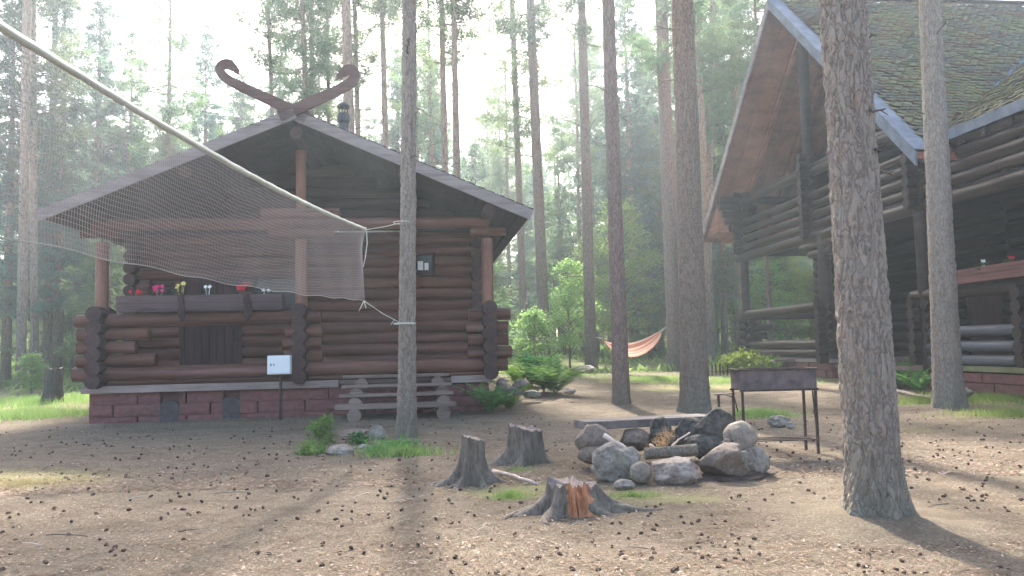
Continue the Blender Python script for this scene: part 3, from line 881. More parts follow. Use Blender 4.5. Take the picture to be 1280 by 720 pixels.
    t.col(c); t.bump(g2, .7, .03); t.b.inputs['Roughness'].default_value = .9
    ms = Vector((0, 1, SL)).normalized(); mn = Vector((0, -SL, 1)).normalized()
    me = shingle_field(Vector((0.42, -.03, EZ + .02 - .03)), mn, Vector((1, 0, 0)), ms, A1, RB * math.hypot(1, SL), lambda P: P.x < wa0 or P.y > bv(P.x) - .03, 'mossy_roof', t.m)
    link('shingles', me, h)
    # wing with lower pitch, eave facing left
    WRA = 6.8; WRZ = wz0 + ws * (WRA - wa0)
    q = MB()
    q.prism([(wa0, -8.4, wz0 - .04), (WRA, -8.4, WRZ - .04), (2 * WRA - wa0, -8.4, wz0 - .04), (2 * WRA - wa0, -8.4, wz0 - .2), (WRA, -8.4, WRZ - .2), (wa0, -8.4, wz0 - .2)], (0, 8.4 + .3, 0))
    q.prism([(wa0 + 1.5, .3, wz0 + .9 - .05), (WRA, .3, WRZ - .05), (WRA, .3, WRZ - .2), (wa0 + 1.5, .3, wz0 + .9 - .2)], (0, 2.2, 0))
    q.build('wing_roof', M['soffit'], h)
    wsl = Vector((1, 0, ws)).normalized(); wn = Vector((-ws, 0, 1)).normalized()
    me = shingle_field(Vector((wa0, 1, wz0 - .02)) + Vector((0, 4, 0)), wn, Vector((0, -1, 0)), wsl, 13.4, 6.9, lambda P: P.y < bv(P.x) + .03, 'mossy_wing_roof', t.m)
    link('wing_shingles', me, h)
    fs = MB(); fs.box((wa0 - .05, -8.4, wz0 - .20), (wa0 - .005, .42, wz0 + .02)); fs.build('eave_board', M['flashing'], h, .004)
    va = MB(); pts = []
    for a in (wa0, 6.0): pts.append(Vector((a, bv(a), EZ + SL * bv(a) + .05)))
    va.bar(pts[0] + Vector((2.6, 2.6 * ws / SL, 2.6 * ws)), pts[1], .3, .012, (0, -.5, 1)); va.build('valley_flashing', M['flashing'], h)
    rc = MB(); rc.bar((-.05, RB, RZ_ + .07), (A1, RB, RZ_ + .07), .3, .05); rc.build('ridge_cap', M['shingle_edge'], h)
    # beams under wing eave: rafter ends
    re = MB()
    for b in np.arange(-7.8, .6, .75):
        re = MB(); re.prism([(wa0 + .02, b, wz0 - .22), (3.0, b, wz0 + 1.0), (3.0, b, wz0 + .8), (wa0 + .02, b, wz0 - .38)], (0, .11, 0))
        re.build('rafter', M['soffit'], h)
    # ---- balcony (upper storey)
    fl = MB(); fl.box((.9, 1.2, 4.42), (3.9, 12.2, 4.56)); fl.build('balcony_floor', M['soffit'], h)
    fl = MB(); fl.box((1.0, -8, 4.42), (2.9, 1.19, 4.56)); fl.build('balcony_floor', M['soffit'], h)
    be = MB(); be.log((1.0, 1.3, 4.36), (1.0, 12.4, 4.36), .17, 12, 10, 3); be.build('balcony_beam', M['log2'], h)
    be = MB(); be.log((1.05, -8, 4.36), (1.05, 1.2, 4.36), .16, 12, 8, 4); be.build('balcony_beam', M['log2'], h)
    def stack(a, b, z0, z1, nm='corner_stack', ext=.34, exb=.3, mat='log2x', r=.135):
        s = MB(); z = z0 + r; i = 0
        while z < z1:
            s.log((a - ext, b, z), (a + .5, b, z), r, 12, 3, i + b)
            i += 1; z += 2 * r * .97
        so = s.build(nm, M[mat], h)
        z = z0 + r * 2; i = 0
        while z < z1 - r:
            s = MB(); s.log((a, b - exb, z), (a, b + exb, z), r * .92, 12, 3, i + b + 7); i += 1; z += 2 * r * .97
            s.build('log_stub', M['log2'], so)
    stack(A0, 11.9, 4.45, 6.75); stack(A0, 6.75, 4.3, 6.95); stack(A0, 1.5, 4.3, 5.6)
    def rails(b0, b1, zs, r=.12, mat='log2', nm='balcony_rail', a=A0):
        for i, z in enumerate(zs):
            s = MB(); s.log((a, b0, z), (a, b1, z + .0), r, 12, max(3, abs(b1 - b0)), z * 5 + b0)
            s.build(nm, M[mat], h)
    rails(7.0, 11.7, (4.72, 5.02, 5.32, 5.62)); rails(7.0, 11.7, (6.35,), .13, nm='balcony_top_rail')
    rails(1.7, 6.5, (4.72, 5.02, 5.32, 5.62)); rails(1.7, 6.5, (6.3,), .13, nm='balcony_top_rail')
    rails(-7.9, 1.3, (4.72, 5.0, 5.28, 5.52), nm='wing_balcony_rail')
    # verticals of the gable
    p = MB(); p.log((A0, RB, 6.8), (A0, RB, RZ_ - .4), .16, 14, 6, 3); p.build('king_post', M['log2x'], h)
    for z0, z1 in ((5.5, 6.4), (.5, 4.3)):
        p = MB(); p.log((A0, 1.5, z0), (A0, 1.5, z1), .15, 14, 6, 3); p.build('corner_post', M['log2'], h)
    # purlins & stepped brackets at the far eave
    for b, z in ((11.9, 6.45), (1.5, 6.35), (RB, RZ_ - .35)):
        pu = MB(); pu.log((.12, b, z), (4.2, b, z), .14, 12, 5, b); pu.build('purlin', M['log2x'], h)
    for i, e in enumerate((.12, .22, .35, .5)):
        pu = MB(); pu.log((e, 11.9, 6.2 - i * .26), (1.3, 11.9, 6.2 - i * .26), .13, 12, 3, i); pu.build('bracket_log', M['log2x'], h)
    pl = MB(); pl.prism([(.1, 12.0, 5.3), (.1, 13.2, 5.25), (.1, 12.0, 6.3)], (1.2, 0, 0)); pl.build('eave_boarding', M['soffit2'], h)
    # collar tie in the gable
    ct = MB(); ct.log((A0 + .1, 2.0, 6.45), (A0 + .1, 11.6, 6.5), .14, 12, 8, 2); ct.build('collar_beam', M['log2'], h)
    # ---- ground floor porch, far bay
    stack(A0, 11.9, .62, 2.3); stack(A0, 6.1, .62, 2.45)
    rails(6.3, 11.7, (.9, 1.17), .13, nm='porch_rail'); rails(6.0, 12.1, (2.28,), .145, nm='porch_top_rail')
    for zz, ee in ((.9, 3.9), (1.2, 3.9), (2.2, 3.9), (1.5, 1.7), (1.8, 1.9)):
        s = MB(); s.log((1.2, 11.9, zz), (ee, 11.9, zz), .13, 12, 4, zz); s.build('end_rail', M['log2x'], h)
    for b, z1 in ((11.9, 4.3), (6.1, 4.3)):
        p = MB(); p.log((A0, b, 2.3), (A0, b, z1), .15 if b > 8 else .19, 14, 5, b); p.build('porch_post', M['log2'], h)
    b_ = MB(); b_.log((A0, 5.4, 4.1), (A0, 7.4, 4.1), .13, 12, 3, 1); b_.log((A0, 5.6, 3.85), (A0, 6.9, 3.85), .12, 12, 3, 4); b_.build('bracket_log', M['log2'], h)
    # ---- right porch (wing)
    stack(A0, 1.6, .66, 2.15); stack(A0, -1.75, .66, 2.2)
    rails(-7.9, -2.0, (1.0, 1.25, 1.5), .115, 'grey_log', 'porch_rail')
    rails(-1.55, 1.4, (.78, 1.08, 1.4), .115, 'grey_log', 'porch_rail')
    rails(-7.9, 1.9, (2.27,), .14, 'log2', 'porch_top_rail')
    M4 = h.matrix_basis
    f = empty('flower_box', M4 @ Vector((.82, -1.1, 2.40)), rz); tag(f, 'reddish brown flower box on the porch rail of the two storey house', 'flower box')
    b = MB(); b.box((-.12, -2.2, 0), (-.09, 1.9, .15)); b.box((-.125, -2.2, .155), (-.095, 1.9, .30)); b.box((.10, -2.2, 0), (.13, 1.9, .3)); b.box((-.088, 1.87, 0), (.098, 1.9, .3)); b.box((-.088, -2.2, 0), (.098, -2.17, .3)); b.build('plank_side', M['box_red'], f, .005)
    b = MB(); b.box((-.085, -2.16, .01), (.095, 1.86, .24)); b.build('soil', M['soil'], f)
    b = MB(); b.bar((-.15, 1.0, -.12), (-.16, 1.25, .36), .03, .03, (1, 0, 0)); b.build('brace', M['tread'], f)
    for i, (bb, mt, n, hh, lb) in enumerate(((.45, 'petal_red', 8, .22, 'bright red flower in the reddish flower box of the two storey house'), (-.75, 'petal_white', 3, .2, 'leafy plant with small pale flowers in the reddish flower box'), (-1.55, 'petal_red', 3, .18, 'small leafy plant at the right end of the reddish flower box'))):
        flower(M4 @ Vector((.82, bb, 2.62)), hh, n, M[mt], lb, 20 + i)
right_house()

# ------------------------------------------------------------------ foliage primitives (numpy)
def blades(P, D, L, Wd, rng, droop=None):
    """thin triangles: base P, direction D (unit), length L, width Wd"""
    n = len(P)
    rnd = rng.normal(size=(n, 3)); S = np.cross(D, rnd); S /= np.linalg.norm(S, axis=1, keepdims=True) + 1e-9
    L = np.broadcast_to(np.asarray(L), (n,))[:, None]; Wd = np.broadcast_to(np.asarray(Wd), (n,))[:, None]
    V = np.empty((n, 3, 3)); V[:, 0] = P - S * Wd / 2; V[:, 1] = P + S * Wd / 2; V[:, 2] = P + D * L
    return V.reshape(-1, 3), np.arange(n * 3).reshape(n, 3)
def leaves(P, D, L, Wd, rng, flat=.0):
    n = len(P); rnd = rng.normal(size=(n, 3)) + np.array([0, 0, flat]); S = np.cross(D, rnd); S /= np.linalg.norm(S, axis=1, keepdims=True) + 1e-9
    L = np.broadcast_to(np.asarray(L), (n,))[:, None]; Wd = np.broadcast_to(np.asarray(Wd), (n,))[:, None]
    V = np.empty((n, 4, 3)); V[:, 0] = P; V[:, 1] = P + D * L * .45 + S * Wd / 2; V[:, 2] = P + D * L; V[:, 3] = P + D * L * .45 - S * Wd / 2
    return V.reshape(-1, 3), np.arange(n * 4).reshape(n, 4)
def unit(a): return a / (np.linalg.norm(a, axis=-1, keepdims=True) + 1e-9)
def tufts(C, per, L, Wd, rng, up=.3, size=.0):
    """bunches of blades around each centre"""
    P = np.repeat(C, per, axis=0) + rng.normal(size=(len(C) * per, 3)) * size
    D = unit(rng.normal(size=P.shape) + np.array([0, 0, up]))
    return blades(P, D, L * rng.uniform(.6, 1.2, len(P)), Wd, rng)

def pine_crown(seed, z0, z1, rad, nlimb=50, per=17, tuft=21, L=.30, Wd=.035, flat=1.0, mat='needle'):
    """crown mesh + limb mesh for a tall pine: irregular limbs carrying needle tufts"""
    rng = np.random.default_rng(seed); limbs = MB(); C = []
    for i in range(nlimb):
        t = (i + rng.random()) / nlimb
        z = z0 + (z1 - z0) * t
        env = rad * (math.sin(math.pi * min(1, .18 + .82 * t) ** 1.1) ** .7 * .85 + .15) * rng.uniform(.45, 1.15)
        if t > .9: env *= .6
        a = rng.uniform(0, 2 * math.pi); rise = rng.uniform(-.1, .55) * flat
        pts = []
        for k in range(5):
            s = k / 4
            pts.append((math.cos(a) * env * s + rng.normal() * .05, math.sin(a) * env * s + rng.normal() * .05, z + env * rise * s * s + rng.normal() * .04))
        limbs.tube(pts, .02, 4, radii=[.035, .028, .02, .013, .006], caps=False)
        m_ = max(3, int(tuft * env / rad))
        for k in range(m_):
            s = rng.uniform(.35, 1.05) ; q = np.array(pts[-1]) * s + np.array((0, 0, z)) * (1 - s)
            q[2] = z + env * rise * s * s
            C.append(q + rng.normal(size=3) * np.array([.28, .28, .14]) * (rad / 2.2))
    V, F = tufts(np.array(C), per, L, Wd, rng, .35, .09)
    return mesh_multi('pine_crown', [(V, F, M[mat], False), (limbs.V, limbs.F, M['bark_far'], True)])

def stem_mesh(H):
    b = MB(); b.tube([(0, 0, -.1), (.03, 0, H * .5), (0, 0, H * .97)], .05, 7, radii=[.012 * H, .008 * H, .01])
    return mesh_multi('stem', [(b.V, b.F, M['bark_far'], True)])
def conifer(seed, H, rad, dens=1.0, mat='needle_blue', base=.06, ragged=.25, L=.22, Wd=.05):
    rng = np.random.default_rng(seed); C = []; Dd = []
    nwh = int(H * 2.6); limbs = MB()
    for i in range(nwh):
        t = (i + rng.random() * .6) / nwh
        z = H * (base + (1 - base) * t)
        if rng.random() < .07: continue
        r = rad * (1 - t) ** .8 + .12
        nb = rng.integers(4, 8)
        a0 = rng.uniform(0, 6.28)
        for b in range(nb):
            a = a0 + b * 2 * math.pi / nb + rng.normal() * .25
            rr = r * rng.uniform(1 - ragged * 1.8, 1 + ragged)
            droop = rng.uniform(-.28, .18)
            limbs.tube([(0, 0, z), (math.cos(a) * rr * .5, math.sin(a) * rr * .5, z + rr * .06), (math.cos(a) * rr, math.sin(a) * rr, z + rr * droop)], .01, 3, radii=[.018, .012, .004], caps=False)
            m_ = max(3, int(rr * 11 * dens))
            s = rng.uniform(.2, 1.0, m_)
            side = rng.normal(size=m_) * .16 * rr * (1.1 - s)
            P = np.stack([math.cos(a) * rr * s - math.sin(a) * side, math.sin(a) * rr * s + math.cos(a) * side, z + rr * droop * s * s + rng.normal(size=m_) * .05], 1)
            C.append(P)
            Dd.append(np.tile([math.cos(a), math.sin(a), droop - .15], (m_, 1)))
    C = np.concatenate(C); Dd = np.concatenate(Dd)
    per = 7
    P = np.repeat(C, per, 0) + rng.normal(size=(len(C) * per, 3)) * .07
    D = unit(np.repeat(Dd, per, 0) + rng.normal(size=P.shape) * .65)
    V, F = blades(P, D, L * rng.uniform(.6, 1.3, len(P)), Wd, rng)
    return mesh_multi('conifer_crown', [(V, F, M[mat], False), (limbs.V, limbs.F, M['twig'], True)]), stem_mesh(H)

def broadleaf(seed, H, rad, n=5200, L=.12, mat='leaf', base=.2):
    rng = np.random.default_rng(seed); limbs = MB()
    nc = int(26 + H * 6); C = []
    for i in range(nc):
        t = rng.random() ** .8; z = H * (base + (1 - base) * t)
        r = rad * math.sin(math.pi * (.22 + .75 * t)) ** .8 * rng.uniform(.3, 1)
        a = rng.uniform(0, 6.28); p = np.array([math.cos(a) * r, math.sin(a) * r, z])
        limbs.tube([(0, 0, max(.1, z - r * .7)), tuple(p)], .01, 3, radii=[.02, .005], caps=False)
        C.append(p)
    C = np.array(C); per = n // nc
    P = np.repeat(C, per, 0) + rng.normal(size=(nc * per, 3)) * np.array([.42, .42, .2]) * rad * .42
    D = unit(rng.normal(size=P.shape) * np.array([1, 1, .45]))
    V, F = leaves(P, D, L * rng.uniform(.6, 1.3, len(P)), L * .6, rng, 1.5)
    return mesh_multi('broadleaf_crown', [(V, F, M[mat], False), (limbs.V, limbs.F, M['twig'], True)]), stem_mesh(H)

def trunk_mesh(r0, r1, H, lean=(0, 0), seed=0, n=16, flare=.35, zr=None, disp=0.0, mat=None, flare_h=.35, curve=.0, lobes=5, dead=None):
    """tapered trunk; lean = (dx,dy) per metre of height"""
    if zr is None: zr = np.concatenate([np.linspace(-.15, .8, 8)[:-1], np.linspace(.8, H, 14)])
    V = np.empty((len(zr), n, 3))
    for i, z in enumerate(zr):
        t = max(0, z) / H
        r = r0 + (r1 - r0) * t ** .85
        cx = lean[0] * z + curve * math.sin(z * .5 + seed) ; cy = lean[1] * z
        fl = math.exp(-max(0, z) / flare_h)
        for j in range(n):
            th = 2 * math.pi * j / n
            lob = .5 + .5 * math.cos(th * lobes + seed * 1.3 + .8 * math.sin(th + seed))
            rr = r * (1 + flare * fl * (.25 + .95 * lob ** 2))
            c, s = math.cos(th), math.sin(th)
            if disp:
                q = Vector((c * r * 17 + seed, s * r * 17, z * 3.0))
                q += Vector((noise.noise(q * .8), noise.noise(q * .8 + Vector((9, 0, 0))), noise.noise(q * .7 + Vector((0, 7, 0))))) * .55
                dd = noise.voronoi(q)[0]; e = min(1.0, (dd[1] - dd[0]) * 3.2)
                rr += disp * (e - .75) + disp * .9 * noise.noise(Vector((c * r * 60, s * r * 60, z * 22))) + r * .04 * noise.noise(Vector((c * 1.5, s * 1.5 + seed, z * 1.3)))
            else:
                rr *= 1 + .05 * noise.noise(Vector((c * 1.4 + seed, s * 1.4, z * 1.6)))
            V[i, j] = (cx + c * rr, cy + s * rr, z)
    V = V.reshape(-1, 3)
    i, j = np.meshgrid(np.arange(len(zr) - 1), np.arange(n), indexing='ij')
    a = (i * n + j).ravel(); b = (i * n + (j + 1) % n).ravel()
    F = np.stack([a, b, b + n, a + n], 1)
    if dead: return mesh_multi('pine_trunk', [(V, F, mat or M['bark_far'], True), (*dead, M['twig'], True)])
    return mesh_np('pine_trunk', V, F, mat or M['bark_far'], True)

def dead_branches(seed, z0, z1, r, n=14, lmax=1.4, lean=(0, 0)):
    rg = random.Random(seed); b = MB()
    for i in range(n):
        z = rg.uniform(z0, z1); a = rg.uniform(0, 6.28); L = rg.uniform(.25, 1) ** 1.5 * lmax
        cx, cy = lean[0] * z, lean[1] * z
        pts = []; el = rg.uniform(-.35, .35); a2 = a
        for k in range(5):
            s = k / 4; a2 += rg.uniform(-.18, .18)
            pts.append((cx + math.cos(a2) * (r * .7 + L * s), cy + math.sin(a2) * (r * .7 + L * s), z + L * s * el + .16 * L * math.sin(s * 3) + rg.uniform(-.02, .02)))
        b.tube(pts, .01, 4, radii=[.017, .013, .010, .007, .003], caps=False)
        for k in range(2):
            q = pts[rg.choice([2, 3])]; aa = a2 + rg.choice([-1, 1]) * rg.uniform(.5, 1.1); l2 = L * rg.uniform(.2, .45)
            b.tube([q, (q[0] + math.cos(aa) * l2, q[1] + math.sin(aa) * l2, q[2] + rg.uniform(-.1, .2) * l2)], .005, 3, radii=[.007, .002], caps=False)
    return b.V, b.F

# prototypes
CROWNS = [pine_crown(11 + i, 0, z, rd, nl) for i, (z, rd, nl) in enumerate(((8.5, 2.1, 50), (10, 2.5, 56), (7.5, 1.8, 44), (11, 2.2, 60)))]

def pine(loc, H, r0, r1, lean, label, group, seed, mat, n=16, disp=0.0, zr=None, crown=None, crown_z=None, dead=12, cat='tree', flare=.35, dead_z=(2.5, 9), dead_l=1.2, flare_h=.35, scale=1.0):
    t = empty('pine_tree', loc)
    tag(t, label, cat, group)
    db = dead_branches(seed, dead_z[0], dead_z[1], r0 * .8, dead, dead_l, lean) if dead else None
    link('trunk', trunk_mesh(r0, r1, H, lean, seed, n, flare, zr, disp, mat, flare_h, dead=db), t)
    k = seed % len(CROWNS) if crown is None else crown
    cz = H - (8.5, 10, 7.5, 11)[k] * scale if crown_z is None else crown_z
    for nm, me in (('crown', CROWNS[k]),):
        c = link(nm, me, t); c.location = (lean[0] * cz, lean[1] * cz, cz); c.rotation_euler = (0, 0, seed * 1.3); c.scale = (scale,) * 3
    return t

def px_pine(bx, by, tx, wb, wt, H, label, group=None, seed=0, mat='bark_mid', near=0, Y=None, **k):
    """a pine standing at image column bx (base row by) whose trunk reaches column tx at the top edge"""
    b = gnd(bx, by) if Y is None else at(bx, by, Y)
    if Y is not None: b.z = gh(b.x, b.y)
    tp = at(tx, 0, b.y)
    lean = ((tp.x - b.x) / max(.5, tp.z - b.z), 0)
    r0 = wb / 2000 * b.y; rt = wt / 2000 * b.y; zt = tp.z - b.z
    r1 = max(.05, r0 - (r0 - rt) * (H / zt) ** .85)
    zr = None; n = 16; disp = 0
    if near == 2: n = 180; disp = .013; zr = np.concatenate([np.linspace(-.2, 4.3, 520)[:-1], np.linspace(4.3, H, 12)])
    if near == 1: n = 72; disp = .012; zr = np.concatenate([np.linspace(-.2, 7.5, 330)[:-1], np.linspace(7.5, H, 12)])
    return pine(b, H, r0, r1, lean, label, group, seed, M[mat], n, disp, zr, **k)

px_pine(1096, 652, 1053, 66, 50, 21, 'thick grey barked pine trunk standing nearest, at the right of the yard', seed=1, mat='bark_near', near=2, dead=9, dead_z=(2.4, 6), dead_l=.22, flare=.5, flare_h=.18)
px_pine(1186, 512, 1162, 34, 25, 20, 'pine trunk right of the nearest thick trunk, in front of the house corner', seed=2, near=1, mat='bark_near', dead=9, dead_z=(2.6, 8), dead_l=.6)
px_pine(870, 518, 853, 35, 27, 22, 'dark thick pine trunk directly behind the stone fire ring', seed=3, near=1, dead=6, dead_z=(6, 10))
px_pine(777, 508, 760, 21, 16, 19, 'slim reddish pine trunk with peeled bark behind the plank bench', seed=4, near=1, mat='bark_red', dead=6, dead_z=(5, 9))
px_pine(508, 550, 512, 23, 16.5, 19, 'pine trunk in front of the cabin steps that the net is tied to', seed=5, near=1, mat='bark_near', dead=9, dead_z=(3.0, 7), dead_l=.35)
px_pine(739, 457, 727, 15, 10.5, 21, 'reddish pine holding the left end of the hammock, rock at its foot', seed=6, Y=33, dead=16, dead_z=(3, 11), dead_l=3)
px_pine(845, 466, 826, 20, 16, 22, 'pine at the right end of the hammock, behind the dark thick trunk', seed=7, Y=30, dead=8)
px_pine(681, 420, 663, 15, 11, 22, 'tall pine between the two buildings, just right of the left cabin roof', seed=8, Y=34, dead=8)
px_pine(656, 430, 640, 10, 7, 20, 'thin pine beside the right eave of the left cabin', seed=9, Y=38, dead=10)
px_pine(26, 480, 34, 12, 10, 21, 'tall reddish pine at the left edge of the picture', seed=10, Y=27, mat='bark_far', dead=22, dead_z=(3, 12), dead_l=2.4)
px_pine(44, 470, 40, 10, 9, 19, 'second pine close behind the leftmost tall pine', seed=11, Y=30, mat='bark_far', dead=18, dead_z=(3, 11), dead_l=2.4)
px_pine(906, 432, 895, 9, 7, 21, 'slim pine seen under the balcony corner of the two storey house', seed=12, Y=44, mat='bark_far')
px_pine(884, 436, 890, 9, 7, 20, 'slim pine left of the two storey house, behind its verge', seed=13, Y=40, mat='bark_far')
px_pine(925, 436, 918, 11, 9, 22, 'pine standing behind the far porch post of the two storey house', seed=14, Y=42, mat='bark_far')
GR = 'tall pines rising behind the left cabin roof'
for i, (x, w_, Y, lb) in enumerate(((338, 7, 36, 'thin pine behind the cabin, just right of the left dragon head'), (380, 9, 34, 'pine behind the cabin over the crossed bargeboards'), (432, 15, 27, 'thick pale pine right behind the chimney of the left cabin'),
        (444, 8, 33, 'slim dark pine touching the thick pale pine by the chimney'), (478, 9, 32, 'pine between the chimney and the trunk the net is tied to'), (552, 9, 31, 'left one of the twin pines rising over the right roof slope of the cabin'),
        (567, 10, 29, 'right one of the twin pines rising over the right roof slope of the cabin'), (536, 5, 44, 'very thin pine left of the twin pines over the cabin roof'))):
    b = at(x + (x - 640) * -.03 + 6, 440, Y); b.z = gh(b.x, b.y)
    tp = at(x, 0, Y); lean = ((tp.x - b.x) / 14, 0)
    r = w_ / 2000 * Y
    pine(b, 21 + i % 3, r * 1.25, r * .5, lean, lb, GR, 30 + i, M['bark_far'], dead=14, dead_z=(4, 12), dead_l=1.8)

# ------------------------------------------------------------------ forest behind
FPROTO = []
for i in range(5):
    rr = .13 + .02 * i; H = 19 + i
    FPROTO.append((trunk_mesh(rr, .06, H, (random.uniform(-.02, .02), 0), 50 + i, 10, .3, None, 0, M['bark_far'], curve=.04, dead=dead_branches(70 + i, 2.5, 12, rr, 26, 2.2)), None, i % 4, H))
CON = [conifer(100 + i, H, rd, 1.0, mt, base=(.24 if H > 10 else .06), ragged=.36, L=.26) for i, (H, rd, mt) in enumerate(((15, 2.6, 'needle_blue'), (11, 2.2, 'needle_blue'), (17, 2.4, 'needle'), (7, 1.7, 'needle'), (4.0, 1.2, 'needle'), (13, 2.0, 'needle')))]
CON += [conifer(130 + i, H, rd, 1.15, mt, base=.16, ragged=.42, L=.30, Wd=.06) for i, (H, rd, mt) in enumerate(((19, 2.6, 'needle_blue'), (17, 2.9, 'needle'), (21, 2.5, 'needle_blue')))]
BRD = [broadleaf(200 + i, H, rd, n, .13) for i, (H, rd, n) in enumerate(((8, 1.9, 9000), (5, 1.5, 6000), (3, 1.1, 4000)))]
def place_tree(kind, k, x, y, s, rz, label, group):
    z = gh(x, y)
    if kind == 'pine':
        t = empty('pine_tree', (x, y, z - .05), rz)
        tm, dm, ck, H = FPROTO[k]
        link('trunk', tm, t)
        for nm, me in (('crown', CROWNS[ck]),):
            c = link(nm, me, t); c.location = (0, 0, H - (8.5, 10, 7.5, 11)[ck])
    elif kind == 'conifer':
        t = empty('young_conifer', (x, y, z - .05), rz)
        link('crown', CON[k][0], t); link('trunk', CON[k][1], t)
    else:
        t = empty('birch_tree', (x, y, z - .05), rz)
        link('crown', BRD[k][0], t); link('trunk', BRD[k][1], t)
    t.scale = (s, s, s)
    tag(t, label, 'tree', group)
    return t

def region(x, y):
    px = 640 + 1000 * x / y
    if px < 130: return 'left of the log cabin', 0
    if px < 640: return 'behind the log cabin', 1
    if px < 930: return 'in the gap between the two buildings', 2
    return 'behind the two storey house', 3
rg = random.Random(21)
taken = []
def free(x, y, d):
    # house and cabin footprints and the open yard stay clear
    cx, cy = x - CAB_O.x, y - CAB_O.y
    a = cx * math.cos(CAB_RZ) + cy * math.sin(CAB_RZ); b = -cx * math.sin(CAB_RZ) + cy * math.cos(CAB_RZ)
    if -2 < a < 9.5 and -2 < b < 10.5: return False
    cx, cy = x - 8.78, y - 17
    a = cx * math.cos(CAB_RZ) + cy * math.sin(CAB_RZ); b = -cx * math.sin(CAB_RZ) + cy * math.cos(CAB_RZ)
    if -1.5 < a < 17 and -10 < b < 15: return False
    for p in taken:
        if (p[0] - x) ** 2 + (p[1] - y) ** 2 < d * d: return False
    return True
def scatter(kind, n, y0, y1, spread, d, ks, s0, s1, what, gp):
    c = 0; tries = 0
    while c < n and tries < 6000:
        tries += 1
        y = math.sqrt(rg.uniform(y0 * y0, y1 * y1)); x = rg.uniform(-1, 1) * (spread * y + 3)
        if not free(x, y, d): continue
        if kind == 'conifer' and y < 40 and -.05 < x / y < .30: continue
        taken.append((x, y)); c += 1
        rn, ri = region(x, y)
        place_tree(kind, rg.choice(ks), x, y, rg.uniform(s0, s1), rg.uniform(0, 6.28), what + ' ' + rn, gp + ' ' + rn)
scatter('pine', 130, 33, 95, .78, 2.3, range(5), .85, 1.12, 'slim tall pine deep in the forest', 'slim pines deep in the forest')
scatter('conifer', 96, 36, 92, .80, 2.0, [0, 1, 2, 5, 1, 3], .75, 1.1, 'bushy conifer green to the ground', 'bushy conifers in the forest')
scatter('conifer', 96, 46, 88, .80, 1.3, [6, 7, 8], .8, 1.05, 'tall ragged conifer', 'tall ragged conifers')
scatter('conifer', 40, 24, 44, .8, 1.4, [3, 3, 4], .7, 1.1, 'low young conifer at the edge', 'low young conifers')
scatter('birch', 70, 34, 85, .75, 1.6, [0, 1, 2, 1, 2], .8, 1.2, 'light green broadleaf sapling', 'broadleaf saplings in the forest')
for i, (px, Y, k, s, lb) in enumerate(((782, 38, 0, .95, 'tallest bright green birch, behind the hammock'), (745, 41, 0, .8, 'bright green birch left of the hammock pine'), (712, 34, 1, .9, 'light green bush with layered leaves right of the cabin'), (812, 44, 1, 1.1, 'bright green birch behind the right end of the hammock'),
        (668, 30, 2, .8, 'small light green bush beside the right wall of the left cabin'), (40, 24.5, 2, .42, 'small light green bush at the foot of the leftmost tall pine'), (975, 46, 0, .8, 'green birch seen through the porch of the two storey house'))):
    b = at(px, 440, Y); place_tree('birch', k, b.x, b.y, s, i, lb, None)

for i, (px, ytop, Y, k, lb) in enumerate(((72, -60, 33, 6, 'tall ragged conifer right of the leftmost pines, reaching over the picture top'), (118, -40, 38, 8, 'tall ragged conifer between the leftmost pines and the left cabin eave'), (8, -40, 31, 8, 'tall ragged conifer at the very left edge behind the leftmost pine'),
        (205, 140, 44, 5, 'shorter pointed conifer over the left roof slope of the cabin'), (255, 28, 46, 6, 'slender conifer rising left of the left dragon head'), (160, 150, 40, 1, 'dense conifer just above the left part of the cabin roof'), (300, 90, 52, 7, 'hazy conifer right under the left dragon head'),
        (598, 175, 46, 1, 'short conifer above the right end of the cabin roof'), (704, 150, 50, 5, 'conifer between the two pines right of the bright sky gap'), (795, -40, 44, 8, 'tall ragged conifer left of the dark thick pine'), (815, 30, 50, 6, 'tall hazy conifer right behind the right hammock pine'),
        (880, -30, 43, 7, 'tall conifer between the dark thick pine and the house verge'), (930, -60, 47, 8, 'tall conifer directly behind the left verge of the two storey house'), (745, 20, 56, 6, 'faint tall conifer behind the left hammock pine'), (500, 60, 50, 6, 'hazy conifer behind the netted trunk'), (350, 40, 55, 7, 'hazy conifer between the two dragon heads'), (600, 240, 40, 3, 'low conifer right beside the cabin right eave'))):
    b = at(px, 440, Y); H0 = (15, 11, 17, 7, 4, 13, 19, 17, 21)[k]; ht = at(px, ytop, Y).z - gh(b.x, Y)
    place_tree('conifer', k, b.x, b.y, ht / H0, i * 1.1, lb, None)

def far_wood():
    rng = np.random.default_rng(5)
    n = 900; C = []
    for i in range(n):
        y = rng.uniform(96, 125); x = rng.uniform(-1, 1) * .85 * y; h = rng.uniform(8, 19)
        m_ = 26; t = rng.random(m_); z = h * t
        r = 3.0 * (1 - t) ** .7 * rng.random(m_) ** .5 + .2; a = rng.uniform(0, 6.28, m_)
        C.append(np.stack([x + np.cos(a) * r, y + np.sin(a) * r, z + 1.6], 1))
    C = np.concatenate(C)
    P = np.repeat(C, 7, 0) + rng.normal(size=(len(C) * 7, 3)) * .35
    D = unit(rng.normal(size=P.shape))
    V, F = blades(P, D, .8 * rng.uniform(.6, 1.3, len(P)), .22, rng)
    o = link('far_woodland', mesh_np('far_woodland', V, F, M['farleaf']))
    tag(o, 'distant hazy mass of forest closing the view', 'forest', kind='stuff')
far_wood()

